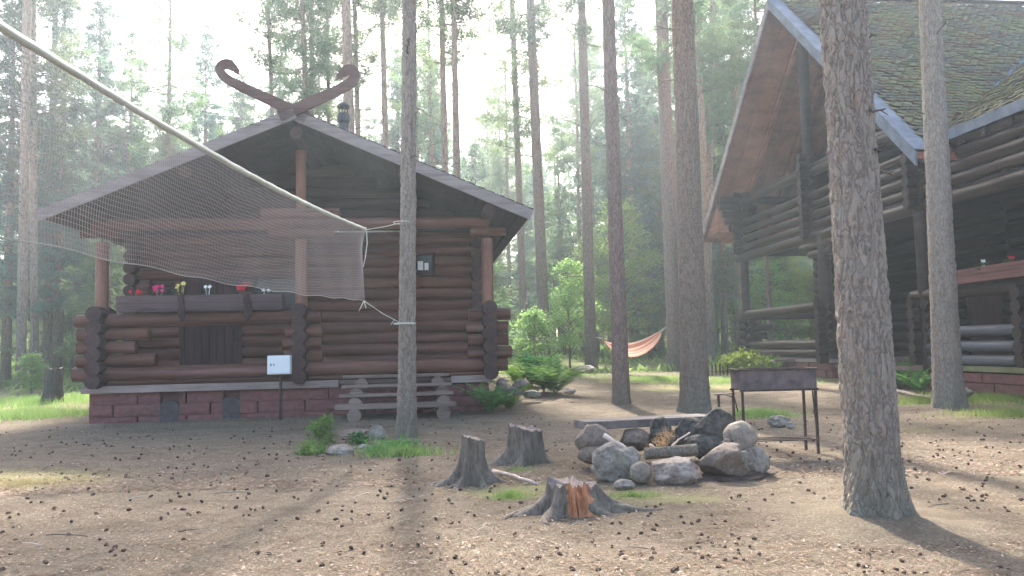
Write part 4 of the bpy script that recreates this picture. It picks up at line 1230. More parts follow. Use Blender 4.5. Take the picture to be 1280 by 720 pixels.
# ------------------------------------------------------------------ low vegetation
def fern_mesh(seed, n=14, L=.75, mat='fern', spread=1.0):
    rng = np.random.default_rng(seed); P = []; D = []; LL = []; st = MB()
    for i in range(n):
        a = rng.uniform(0, 6.28); l = L * rng.uniform(.7, 1.15); el = rng.uniform(.85, 1.42)
        pts = []
        for k in range(32):
            s = k / 31
            hx = l * s * math.cos(el) * spread * (1 + .5 * s); hz = l * (s * math.sin(el) - .24 * s * s * s)
            pts.append(np.array([math.cos(a) * hx, math.sin(a) * hx, hz]))
        st.tube([(0, 0, -.02)] + [tuple(p) for p in pts[1::4]], .006, 3, caps=False)
        for k in range(4, 32):
            s = k / 31; ax = unit(pts[k] - pts[k - 1]); side = np.array([-math.sin(a), math.cos(a), 0])
            ll = .20 * l * math.sin(math.pi * min(1, s * .9 + .12)) + .02
            for sg in (-1, 1):
                P.append(pts[k]); D.append(unit(side * sg + ax * .35 + np.array([0, 0, -.12]) + rng.normal(size=3) * .08)); LL.append(ll)
    V, F = leaves(np.array(P), np.array(D), np.array(LL), np.array(LL) * .22, rng, 3)
    return mesh_multi('fern', [(V, F, M[mat], False), (st.V, st.F, M[mat], True)])
def bush_mesh(seed, r, h, n, L, mat, flat=1.5):
    rng = np.random.default_rng(seed)
    nc = max(6, n // 26); a = rng.uniform(0, 6.28, nc); rr = r * np.sqrt(rng.random(nc)); z = h * rng.uniform(.15, 1, nc) * (1 - .55 * (rr / r) ** 2)
    C = np.stack([np.cos(a) * rr, np.sin(a) * rr, z], 1)
    P = np.repeat(C, 26, 0) + rng.normal(size=(nc * 26, 3)) * np.array([.22, .22, .14]) * min(.5, r * .8 + .08)
    P[:, 2] = np.abs(P[:, 2])
    D = unit(rng.normal(size=P.shape) * np.array([1, 1, .6]) + np.array([0, 0, .3]))
    V, F = leaves(P, D, L * rng.uniform(.6, 1.3, len(P)), L * .55, rng, flat)
    st = MB()
    for q in C: st.tube([(0, 0, -.02), (q[0] * .4, q[1] * .4, q[2] * .5), tuple(q)], .003, 3, caps=False)
    return mesh_multi('bush', [(V, F, M[mat], False), (st.V, st.F, M[mat], True)])
def plant(name, me, px, py, label, cat, group=None, s=1.0, rz=0, Y=None):
    b = gnd(px, py) if Y is None else at(px, py, Y)
    if Y: b.z = gh(b.x, b.y)
    o = link(name, me); o.location = (b.x, b.y, b.z - .01); o.scale = (s, s, s); o.rotation_euler = (0, 0, rz)
    tag(o, label, cat, group); return o
F1, F2, F3 = fern_mesh(1, 16, .8, 'fern'), fern_mesh(2, 18, .95, 'fern_dark'), fern_mesh(3, 15, .8, 'fern_yellow')
plant('fern', F2, 680, 490, 'tall dark green fern right of the log cabin, largest of the row', 'fern', None, 1.6)
plant('fern', F1, 694, 494, 'fresh green fern leaning right beside the tall dark fern', 'fern', None, 1.5, 1)
plant('fern', F3, 648, 484, 'yellow green fern just right of the cabin corner', 'fern', None, 1.3, 2)
plant('fern', F2, 664, 484, 'dark fern between the yellow green fern and the tall one', 'fern', None, 1.0, 2.6)
plant('fern', F1, 613, 517, 'light green fern in front of the right corner of the cabin foundation', 'fern', None, 1.1, 3)
plant('fern', F1, 636, 512, 'small fern at the right foot of the cabin foundation', 'fern', None, .6, 4)
plant('fern', F1, 1150, 492, 'broad green fern left of the trunk before the right porch', 'fern', None, 1.0, 4.5)
plant('fern', F1, 1128, 486, 'leafy fern by the entrance of the two storey house', 'fern', None, .9, 5)
plant('fern', F2, 1208, 490, 'dark fern right of the trunk before the right porch', 'fern', None, .7, 5.6)
plant('leafy_plant', bush_mesh(5, .15, .44, 900, .05, 'fern'), 402, 556, 'upright bright green leafy plant left of the cabin steps', 'plant', None, 1.0)
plant('leafy_plant', bush_mesh(6, .16, .16, 600, .045, 'fern'), 388, 568, 'low leafy plant at the foot of the upright one, left of the flat rock', 'plant', None, 1.0)
plant('leafy_plant', bush_mesh(7, .30, .14, 1000, .045, 'fern'), 490, 566, 'low spreading green plant at the foot of the netted trunk', 'plant', None, 1.05)
plant('leafy_plant', bush_mesh(8, .13, .16, 420, .045, 'fern_dark'), 448, 556, 'small dark leafy plant between the rocks near the cabin steps', 'plant', None, 1.0)
plant('leafy_plant', bush_mesh(9, .9, .7, 3600, .12, 'fern_yellow', 3), 930, 466, 'broad leaved light green plant at the far porch corner of the two storey house', 'plant', None, 1.0)
plant('leafy_plant', bush_mesh(10, .8, .6, 3000, .12, 'fern_yellow', 3), 965, 466, 'broad leaved bright plant under the far porch floor edge', 'plant', None, .9)
plant('leafy_plant', bush_mesh(11, .45, .6, 1600, .08, 'fern'), 1140, 482, 'dense leafy clump behind the nearest thick trunk, before the house entrance', 'plant', None, 1.0)
plant('leafy_plant', bush_mesh(12, .4, .35, 1100, .07, 'fern_yellow'), 648, 492, 'pale ground plant among the stones right of the cabin', 'plant', None, 1.0)
plant('shrub', bush_mesh(13, .5, .9, 2200, .08, 'leaf', 2), 42, 486, 'light green shrub at the left behind the dark stump', 'shrub', None, .7, 0)

def grass_patch(name, spots, label, mat, seed, h=.12, wd=.006, dens=1.0):
    rng = np.random.default_rng(seed); Pn = []
    for (px, py, rx, ry, n) in spots:
        b = gnd(px, py); n = int(n * dens)
        a = rng.uniform(0, 6.28, n); r = np.abs(rng.normal(size=n)) * .55
        x = b.x + np.cos(a) * r * rx; y = b.y + np.sin(a) * r * ry
        Pn.append(np.stack([x, y, np.array([gh(u, v) for u, v in zip(x, y)])], 1))
    P = np.concatenate(Pn); D = unit(rng.normal(size=P.shape) * np.array([.45, .45, .1]) + np.array([0, 0, 1]))
    V, F = blades(P, D, h * rng.uniform(.4, 1.3, len(P)), wd, rng)
    o = link(name, mesh_np(name, V, F, M[mat])); tag(o, label, 'grass', kind='stuff'); return o
grass_patch('grass', [(30, 522, 1.5, .9, 5200), (95, 500, 1.6, 1.6, 3200), (10, 505, 2.4, 2.2, 4200), (60, 478, 4, 3, 5000)], 'tufts of bright grass at the left of the cabin', 'grass', 1, .2, .012)
grass_patch('grass', [(640, 622, .20, .22, 900), (790, 622, .30, .10, 700), (650, 590, .25, .2, 350)], 'short grass around the front stumps', 'grass', 2, .06, .004)
grass_patch('grass', [(950, 520, .55, .55, 2200), (700, 470, 1.6, 1.8, 3600), (820, 475, 2.2, 2.0, 4600), (930, 478, 2.4, 1.6, 4000), (505, 570, .5, .2, 900)], 'sunlit grass in the gap between the buildings', 'grass', 3, .13, .010)
grass_patch('grass', [(1235, 500, 1.6, 1.4, 5000), (1150, 505, 1.2, 1.0, 2200), (1260, 520, 1.0, .7, 2000)], 'green grass along the foundation of the two storey house', 'grass', 4, .14, .008)
grass_patch('dry_grass', [(30, 605, .85, .5, 2600), (795, 480, 3, 3, 3000), (600, 600, .5, .3, 400), (1150, 540, 1.2, 1.0, 1000), (300, 530, 3, .5, 1400)], 'thin yellowish dry grass on the yard', 'drygrass', 5, .05, .005)
def undergrowth():
    rng = np.random.default_rng(9); n = 90000
    y = np.sqrt(rng.uniform(24 ** 2, 100 ** 2, n)); x = rng.uniform(-1, 1, n) * (.85 * y)
    msk = np.array([noise.noise(Vector((u * .25, v * .25, 0))) > (-.05 if not (-.02 < u / v < .28 and v < 36) else .28) for u, v in zip(x, y)])
    x, y = x[msk], y[msk]
    P = np.stack([x, y, np.array([gh(u, v) for u, v in zip(x, y)])], 1)
    D = unit(rng.normal(size=P.shape) * np.array([.8, .8, .2]) + np.array([0, 0, .7]))
    V, F = leaves(P, D, rng.uniform(.12, .5, len(P)), .10, rng, 1)
    o = link('undergrowth', mesh_np('undergrowth', V, F, M['grass'])); tag(o, 'low green berry shrubs and grass covering the forest floor', 'undergrowth', kind='stuff')
undergrowth()

# ------------------------------------------------------------------ litter and cones
def litter(name, n, mat, label, seed, lmin, lmax, wd, y0=3.3, y1=15):
    rng = np.random.default_rng(seed)
    y = y0 + (y1 - y0) * rng.random(n) ** 1.6; x = rng.uniform(-1, 1, n) * (.72 * y + .3)
    P = np.stack([x, y, np.array([gh(u, v) for u, v in zip(x, y)]) + .016], 1)
    a = rng.uniform(0, 6.28, n); D = unit(np.stack([np.cos(a), np.sin(a), rng.normal(size=n) * .15], 1))
    V, F = leaves(P, D, rng.uniform(lmin, lmax, n), rng.uniform(.6, 1.3, n) * wd, rng, 6)
    o = link(name, mesh_np(name, V, F, M[mat])); tag(o, label, 'litter', kind='stuff')
litter('leaf_litter', 8000, 'litter', 'pale wood chips and leaf flakes strewn over the yard', 1, .012, .055, .013)
litter('leaf_litter', 9000, 'litter', 'pale leaf flakes on the far half of the yard', 6, .025, .075, .022, 7.5, 22)
litter('bark_litter', 9000, 'litter_dark', 'dark bark crumbs on the far half of the yard', 7, .02, .08, .022, 7.5, 20)
litter('needle_litter', 52000, 'litter', 'dry straw coloured pine needles over the yard', 2, .03, .07, .0035)
litter('bark_litter', 9000, 'litter_dark', 'dark bark crumbs and cone scales over the yard', 4, .012, .045, .016)
litter('twig_litter', 22000, 'litter_dark', 'brown needles and twig bits over the yard', 3, .03, .09, .005)

def cone_mesh(seed):
    bm = bmesh.new(); bmesh.ops.create_icosphere(bm, subdivisions=3, radius=1)
    for v in bm.verts:
        p = v.co.normalized(); k = 1 + .28 * math.sin(math.atan2(p.y, p.x) * 7 + p.z * 9) * math.sin(p.z * 13)
        v.co = Vector((p.x * .78 * k, p.y * .78 * k, p.z * 1.35 * (.9 + .1 * k)))
    me = bpy.data.meshes.new('cone'); bm.to_mesh(me); bm.free(); me.materials.append(M['cone']); return me
M['cone'] = simple('pine_cone_scales', (.045, .028, .020), .9, 0, (1.5, (.10, .065, .048)))
CM = cone_mesh(1)
rgc = random.Random(3)
centres = [(rgc.uniform(0, 1280), rgc.uniform(560, 715)) for _ in range(70)]
for i in range(299):
    if rgc.random() < .5:
        c = rgc.choice(centres); px, py = rgc.gauss(c[0], 34), rgc.gauss(c[1], 9)
    else: px, py = rgc.uniform(0, 1280), 548 + 170 * rgc.random() ** 1.4
    py = min(max(py, 545), 718)
    if 740 < px < 960 and py < 625: py = rgc.uniform(630, 715)
    if 1050 < px < 1140 and py < 665: px += 110
    if px < 620 and py < 560: py = rgc.uniform(590, 700)
    b = gnd(px, py)
    o = link('pine_cone', CM); s = rgc.uniform(.0105, .0155)
    o.location = (b.x, b.y, b.z + s * .55); o.scale = (s, s, s); o.rotation_euler = (rgc.uniform(.9, 2.2), rgc.uniform(-.4, .4), rgc.uniform(0, 6.28))
    tag(o, 'one of the many small dark pine cones scattered over the brown yard', 'pine cone', 'pine cones scattered over the yard')

def cone_scatter():
    rng = np.random.default_rng(44); n = 520
    base = np.array([v.co[:] for v in CM2.vertices]); tri = np.array([p.vertices[:] for p in CM2.polygons])
    V = []; F = []
    for i in range(n):
        y = rng.uniform(6.2, 14.5); x = rng.uniform(-1, 1) * .68 * y
        if rng.random() < .4: x += .25 * math.sin(y * 9); 
        if -.65 + 0 < (x + 1.5) / 9 < -.0 and y > 13.6: continue
        if .5 < x < 2.7 and 6.9 < y < 9.2: continue
        s_ = rng.uniform(.012, .018); a, b = rng.uniform(0, 6.28), rng.uniform(1.0, 2.1)
        Rm = np.array(Matrix.Rotation(a, 3, 'Z') @ Matrix.Rotation(b, 3, 'X'))
        F.append(tri + len(V) * len(base)); V.append(base @ Rm.T * s_ + np.array([x, y, gh(x, y) + s_ * .7]))
    o = link('cone_litter', mesh_np('cone_litter', np.concatenate(V), np.concatenate(F), M['cone'])); tag(o, 'smaller pine cones and cone bits thick over the middle of the yard', 'pine cones', kind='stuff')
bm_ = bmesh.new(); bmesh.ops.create_icosphere(bm_, subdivisions=2, radius=1)
for v in bm_.verts:
    p = v.co.normalized(); k = 1 + .22 * math.sin(math.atan2(p.y, p.x) * 5 + p.z * 9) * math.sin(p.z * 11); v.co = Vector((p.x * .78 * k, p.y * .78 * k, p.z * 1.3))
CM2 = bpy.data.meshes.new('small_cone'); bm_.to_mesh(CM2); bm_.free()
cone_scatter()

# ------------------------------------------------------------------ rocks
def rock_mesh(seed, sx, sy, sz, mat, cuts=5, sub=5, rough=.10):
    rg_ = random.Random(seed); bm = bmesh.new(); bmesh.ops.create_icosphere(bm, subdivisions=sub, radius=1)
    pl = []
    for i in range(cuts):
        n = Vector((rg_.gauss(0, 1), rg_.gauss(0, 1), rg_.gauss(0, .8))).normalized(); pl.append((n, rg_.uniform(.62, .86)))
    for v in bm.verts:
        p = v.co.copy()
        for n, d in pl:
            k = p.dot(n)
            if k > d: p -= n * (k - d) * .97
        p *= 1 + .10 * noise.noise(p * 1.3 + Vector((seed * 3.3, 0, 0))) + rough * noise.fractal(p * 2.4 + Vector((seed, 7, 0)), .9, 2.1, 5)
        v.co = Vector((p.x * sx, p.y * sy, p.z * sz))
    for f in bm.faces: f.smooth = True
    me = bpy.data.meshes.new('rock'); bm.to_mesh(me); bm.free(); me.materials.append(M[mat]); return me
def rock(cx, cy, wpx, hpx, Y, label, mat='rock_grey', seed=0, cuts=5, rough=.10, group=None, dep=.8, rz=0, tilt=0, zb=None):
    """rock whose outline is about wpx x hpx pixels around column cx, row cy at distance Y"""
    p = at(cx, cy, Y); sx = wpx / 2000 * Y * 1.08; sz = hpx / 2000 * Y * 1.10
    o = link('rock', rock_mesh(seed, sx, sx * dep, sz, mat, cuts, 5, rough)); o.location = p - Vector((0, 0, sz * .06)); o.rotation_euler = (0, tilt, rz)
    tag(o, label, 'rock', group); return o
FR = 'stones ringing the fire pit'
rock(771, 577, 56, 46, 7.55, 'large pale cracked rock at the front left of the fire ring', 'rock_grey', 1, 7, .13, FR)
rock(786, 571, 30, 20, 7.75, 'flat pale stone wedged on the large pale rock, against the stick', 'rock_pink', 2, 6, .1, FR)
rock(801, 590, 25, 25, 7.30, 'small smooth tan stone at the front of the fire ring', 'rock_tan', 3, 1, .03, FR)
rock(780, 606, 24, 13, 7.10, 'small flat grey stone lying alone in front of the ring', 'rock_grey', 4, 4, .05, FR)
rock(843, 588, 64, 34, 7.35, 'wide pink and grey patched rock in front of the fire', 'rock_pink', 5, 5, .13, FR)
rock(906, 575, 62, 42, 7.55, 'big brownish triangular rock at the front right of the ring', 'rock_brown', 6, 9, .05, FR)
rock(944, 577, 34, 34, 7.75, 'light grey rough rock at the right end of the ring', 'rock_grey', 7, 6, .14, FR)
rock(925, 547, 38, 38, 7.9, 'round tan boulder resting on the right side of the ring', 'rock_tan', 8, 1, .04, FR)
rock(893, 530, 46, 40, 8.3, 'large dark sooty boulder, highest of the ring', 'rock_soot', 9, 5, .07, FR)
rock(880, 557, 48, 30, 8.25, 'dark flat rock below the highest sooty boulder', 'rock_soot', 10, 6, .08, FR)
rock(861, 540, 42, 36, 8.55, 'dark stone between the plank end and the sooty boulder', 'rock_soot', 11, 5, .08, FR)
rock(826, 541, 34, 34, 8.35, 'blackened knobbly stone left of the highest boulder', 'rock_soot', 12, 6, .2, FR)
rock(793, 550, 44, 26, 8.5, 'brown rounded stone at the back left under the plank', 'rock_brown', 13, 3, .07, FR)
rock(741, 548, 42, 34, 8.25, 'dark brown stone carrying the left end of the plank', 'rock_brown', 14, 3, .06, FR)
rock(744, 567, 40, 22, 8.15, 'dark low stone beneath the one carrying the plank', 'rock_brown', 15, 3, .05, FR)
rock(930, 571, 12, 14, 7.45, 'tiny greenish grey stone at the right of the ring', 'rock_moss', 16, 3, .05, FR)
rock(762, 561, 20, 15, 7.9, 'small stone filling the gap behind the pale cracked rock', 'rock_grey', 17, 4, .1, FR)
rock(910, 556, 16, 14, 7.8, 'small dark stone under the round tan boulder', 'rock_soot', 18, 4, .1, FR)
rock(427, 565, 36, 18, 9.9, 'flat pale grey rock beside the leafy plants left of the steps', 'rock_grey', 20, 8, .05)
rock(471, 541, 20, 20, 11.2, 'small upright pale stone in front of the steps', 'rock_grey', 21, 5, .05)
rock(459, 562, 22, 17, 10.4, 'mossy stone half hidden in green plants near the netted trunk', 'rock_moss', 22, 3, .05)
rock(446, 541, 46, 9, 11.6, 'long low brown stone lying before the steps', 'rock_brown', 23, 3, .05)
rock(730, 462, 29, 11, 28.5, 'rounded pale boulder at the foot of the left hammock pine', 'rock_tan', 24, 2, .04)
rock(974, 527, 26, 14, 12.0, 'cluster like pale rough stone on the ground behind the grill', 'rock_grey', 25, 6, .2)
rock(988, 532, 10, 8, 11.6, 'tiny pale stone beside the rough one behind the grill', 'rock_grey', 26, 4, .1)
for i, (x, y, w_, h_, lb) in enumerate(((640, 488, 26, 14, 'mossy stone nearest the cabin corner in the fern bed'), (652, 480, 20, 12, 'pale stone at the back of the fern bed'), (628, 480, 14, 16, 'light stone pressed against the cabin corner'), (665, 493, 20, 10, 'dark mossy stone in the middle of the fern bed'), (712, 489, 14, 7, 'small stone at the right of the fern bed'), (690, 470, 16, 8, 'far grey stone behind the ferns'))):
    rock(x, y, w_, h_, 17.5 if i != 5 else 22, lb, ('rock_moss', 'rock_grey', 'rock_pink', 'rock_moss', 'rock_grey', 'rock_grey')[i], 30 + i, 4, .1, 'stones around the fern bed right of the cabin')
rock(1206, 490, 16, 14, 15.6, 'grey stone beside the trunk at the foot of the right porch', 'rock_grey', 40, 4, .08)

# ------------------------------------------------------------------ stumps
def stump_mat(name, a, b, moss=True):
    t = NT(name)
    g = t.noise(t.mapn((7, 7, 1.6)), 3, 8, .7, .8)
    c = t.ramp(g, [(.3, a), (.7, b)])
    big = t.noise(t.mapn(), 3, 5)
    if moss: c = t.mix(t.ramp(big, [(.5, (0, 0, 0)), (.7, (.5, .5, .5))]), c, (.15, .15, .10))
    t.col(c); t.bump(g, .9, .02); return t.m
M['stump'] = stump_mat('grey_stump_wood', (.055, .043, .032), (.24, .195, .15))
M['stump_in'] = stump_mat('rotten_orange_wood', (.20, .07, .03), (.70, .32, .16), False)
M['stump_top'] = stump_mat('cut_stump_top', (.14, .10, .085), (.30, .24, .21), False)
def stump(px, py, r, h, roots, label, seed, tilt=0.0, jag=.03, orange=False, top_scale=.9, Y=None, mat='stump'):
    b = gnd(px, py)
    s = empty('tree_stump', b); tag(s, label, 'tree stump')
    n = 120; m_ = 34; V = []
    for i in range(m_ + 1):
        u = i / m_
        for j in range(n):
            th = 2 * math.pi * j / n; c, sn = math.cos(th), math.sin(th)
            ht = h * (1 + tilt * c) + jag * (noise.noise(Vector((c * 3, sn * 3, seed))) + .6 * noise.noise(Vector((c * 9, sn * 9, seed))))
            z = -.05 + (ht + .05) * u ** 1.15
            rr = r * (top_scale + (1 - top_scale) * (1 - u))
            for (ra, rl, rw) in roots:
                dd = (th - ra + math.pi) % (2 * math.pi) - math.pi
                prof = math.exp(-max(z, 0) / (h * (.34 if orange else .21))) * math.exp(-(dd / rw) ** 2)
                rr += rl * .8 * prof
            rr += r * .12 * noise.noise(Vector((c * 3, sn * 3 + seed, z * 3))) + r * .05 * noise.noise(Vector((c * 10, sn * 10 + seed, z * 9))) + r * .015 * math.sin(th * 17 + 9 * noise.noise(Vector((c * 2, sn * 2, seed + z))))
            if orange:
                dd = (th - R_(285) + math.pi) % (2 * math.pi) - math.pi
                if abs(dd) < .62: rr *= 1 - .20 * (1 - (dd / .62) ** 2) * min(1, u * 3); rr += .035 * (1 - abs(dd) / .62) * noise.noise(Vector((th * 26, z * 5, 3)))
            V.append((c * rr, sn * rr, z))
    F = []; F2 = []
    for i in range(m_):
        for j in range(n):
            k = (j + 1) % n; th = 2 * math.pi * j / n; dd = (th - R_(285) + math.pi) % (2 * math.pi) - math.pi
            q = (i * n + j, i * n + k, (i + 1) * n + k, (i + 1) * n + j)
            lim = .50 + .16 * noise.noise(Vector((i * .35, j * .3, 4))) - .012 * max(0, 8 - i)
            (F2 if orange and abs(dd) < lim else F).append(q)
    parts = [(np.array(V), np.array(F), M[mat], True)]
    if F2: parts.append((np.array(V), np.array(F2), M['stump_in'], True))
    me = mesh_multi('stump_body', parts); link('trunk_base', me, s)
    # sawn top, built as rings that dip a little
    T = []; FT = []
    top = V[m_ * n:]
    for q in range(5):
        f = 1 - q / 4.6
        for j in range(n):
            x, y, z = top[j]; zc = h
            T.append((x * f, y * f, z * f + (zc - .012 - (.10 * h if orange else 0)) * (1 - f) + .008 * noise.noise(Vector((x * f * 20, y * f * 20, seed)))))
    for q in range(4):
        for j in range(n):
            k = (j + 1) % n; FT.append((q * n + j, q * n + k, (q + 1) * n + k, (q + 1) * n + j))
    me = mesh_np('stump_top', T, FT, M['stump_top'], True); link('sawn_top', me, s)
    cp = MB(); cp.add(T[4 * n:], [tuple(range(n))]); cp.build('heartwood', M['stump_top'], s)
    # roots reaching out
    for (ra, rl, rw) in roots:
        q = MB(); pts = []; rad = []
        for k in range(9):
            u = k / 8; a = ra + .25 * math.sin(u * 3 + seed) * u
            dd = r * .75 + rl * u
            z = h * .28 * math.exp(-u * 3.2) + .03 * (1 - u) - .012 * u
            pts.append((math.cos(a) * dd, math.sin(a) * dd, z)); rad.append((.42 * r + .02) * (1 - u * .8) * min(1.2, rw * 2.6) * .6 + .008)
        q.tube(pts, .05, 10, radii=rad); q.build('root', M[mat], s)
    if orange:
        o = MB(); rg_ = random.Random(9)
        for k in range(14):
            th = R_(285) + rg_.gauss(0, .26); rr = r * rg_.uniform(.78, .97) + .02; w_ = rg_.uniform(.005, .018); h1 = h * rg_.uniform(.2, .98)
            p = Vector((math.cos(th) * rr, math.sin(th) * rr, -.02)); q = p * rg_.uniform(.82, 1.0); q.x += rg_.uniform(-.025, .025); q.z = h1
            o.bar(p, q, w_, rg_.uniform(.015, .03), (math.cos(th), math.sin(th), 0))
        o.build('rotten_core', M['stump_in'], s)
    return s
stump(592, 606, .118, .43, [(R_(198), .40, .26), (R_(240), .30, .22), (R_(300), .20, .22), (R_(10), .26, .3), (R_(100), .2, .3)], 'tall narrow grey stump, leftmost of the three cut stumps', 2, -.06, .02)
stump(658, 578, .20, .37, [(R_(196), .36, .28), (R_(258), .30, .18), (R_(345), .16, .3), (R_(100), .2, .3)], 'wide dark stump with slanted top, rearmost of the three cut stumps', 3, -.10, .04)
stump(714, 640, .20, .215, [(R_(196), .42, .22), (R_(236), .32, .20), (R_(354), .60, .2), (R_(322), .2, .3), (R_(120), .3, .3)], 'low stump with rotten orange heartwood and spreading roots, nearest of the three', 4, -.05, .05, True)
M['stump_dark'] = stump_mat('dark_stump_wood', (.03, .026, .022), (.075, .062, .052))
b_ = stump(67, 503, .22, .85, [(R_(300), .2, .4), (R_(200), .15, .4)], 'tall dark stump standing in grass left of the log cabin', 6, .02, .03, mat='stump_dark')

# branch on the ground between the stumps, twig near the right tree
def stick(name, p, q, r, label, mat='pale_wood', bend=.03, seed=0, n=8):
    p, q = Vector(p), Vector(q); rg_ = random.Random(seed); pts = []; d = q - p
    for k in range(7):
        u = k / 6; pts.append(p.lerp(q, u) + Vector((0, 0, 1)) * bend * math.sin(u * 3.1) + Vector((rg_.uniform(-1, 1), rg_.uniform(-1, 1), 0)) * r * .6)
    b = MB(); b.tube(pts, r, n, radii=[r * (1 - .35 * k / 6) for k in range(7)])
    o = b.build(name, M[mat]); tag(o, label, 'branch'); return o
g1, g2 = gnd(618, 594), gnd(670, 608)
stick('fallen_branch', g1 + Vector((0, 0, .03)), g2 + Vector((0, 0, .02)), .022, 'pale barkless branch on the ground behind the leftmost cut stump', 'pale_wood', .01, 1)
g1, g2 = gnd(985, 638), gnd(1024, 639)
stick('fallen_branch', g1 + Vector((0, 0, .012)), g2 + Vector((0, 0, .012)), .009, 'thin dark twig on the ground left of the nearest thick trunk', 'twig', .005, 2)
g1, g2 = gnd(1110, 492), gnd(1180, 505)
stick('fallen_branch', g1 + Vector((0, 0, .08)), g2 + Vector((0, 0, .05)), .05, 'grey pole lying on the grass between the two right hand trunks', 'twig', .0, 3)
stick('fallen_branch', at(756, 544, 7.75), at(795, 570, 7.55), .026, 'brown stick leaning over the left side of the fire ring', 'pale_wood', .0, 4)
stick('fallen_branch', at(836, 562, 8.0), at(862, 541, 8.3), .012, 'thin pale stick rising to the right behind the fire log', 'pale_wood', .015, 5)
stick('fallen_branch', at(812, 556, 8.0), at(832, 566, 7.85), .014, 'short pale split stick behind the fire log', 'pale_wood', .0, 6)

rgt = random.Random(12)
for i in range(16):
    px, py = rgt.uniform(20, 1260), rgt.uniform(565, 712)
    if 540 < px < 970 and py < 650: py = 690
    g1 = gnd(px, py); a = rgt.uniform(0, 6.28); L = rgt.uniform(.1, .34)
    o = stick('twig', g1 + Vector((0, 0, .014)), g1 + Vector((math.cos(a) * L, math.sin(a) * L, .014)), rgt.uniform(.003, .006), 'one of the short dry twigs lying loose on the yard', 'twig' if i % 2 else 'pale_wood', .008, i, 5)
    o['group'] = 'loose twigs on the yard'
# fire log + straw + ash bed
fl = MB(); fl.log(at(806, 567, 7.62), at(871, 562, 7.62), .056, 18, 8, 3); o = fl.build('firewood_log', M['bark_mid']); tag(o, 'grey round log lying across the middle of the fire ring', 'firewood')
rng = np.random.default_rng(3); Pn = []; Dn = []
for (x, y, n) in ((826, 556, 70), (812, 567, 40), (834, 546, 60), (828, 568, 30)):
    c = np.array(at(x, y, 7.70)); Pn.append(c + rng.normal(size=(n, 3)) * .03); Dn.append(unit(rng.normal(size=(n, 3)) + np.array([0, -.3, .4])))
V, F = blades(np.concatenate(Pn), np.concatenate(Dn), .12, .005, rng)
o = link('dry_straw', mesh_np('dry_straw', V, F, M['straw'])); tag(o, 'handful of orange dry grass kindling on the fire log', 'kindling', kind='stuff')
def ash():
    V = []; F = []; n = 40; c = gnd(845, 590)
    c = Vector((c.x + .02, 7.95, 0))
    for q in range(8):
        for j in range(n):
            a = 6.2832 * j / n; r = q / 7; rr = r * (1 + .12 * noise.noise(Vector((math.cos(a) * 2, math.sin(a) * 2, 1))))
            V.append((c.x + math.cos(a) * rr * .95, c.y + math.sin(a) * rr * .62, .012 + .05 * (1 - r ** 2) + .02 * noise.noise(Vector((math.cos(a) * r * 5, math.sin(a) * r * 5, 2)))))
    for q in range(7):
        for j in range(n): k = (j + 1) % n; F.append((q * n + j, q * n + k, (q + 1) * n + k, (q + 1) * n + j))
    o = link('ash_bed', mesh_np('ash_bed', V, F, M['dirt'], True)); tag(o, 'dark ash and soil heaped inside the ring of stones', 'ash', kind='stuff')
ash()
# plank bench
pb = MB(); A, B_ = at(726, 531, 8.45), at(884, 523, 9.0)
pb.bar(A, B_, .34, .085)
o = pb.build('plank_bench', M['bench'], None, .006); tag(o, 'long grey weathered plank seat lying across stones behind the fire', 'bench')
# plank legs: rear rock support
rock(872, 536, 30, 20, 9.0, 'dark stone under the right end of the plank seat', 'rock_soot', 19, 4, .08, FR)

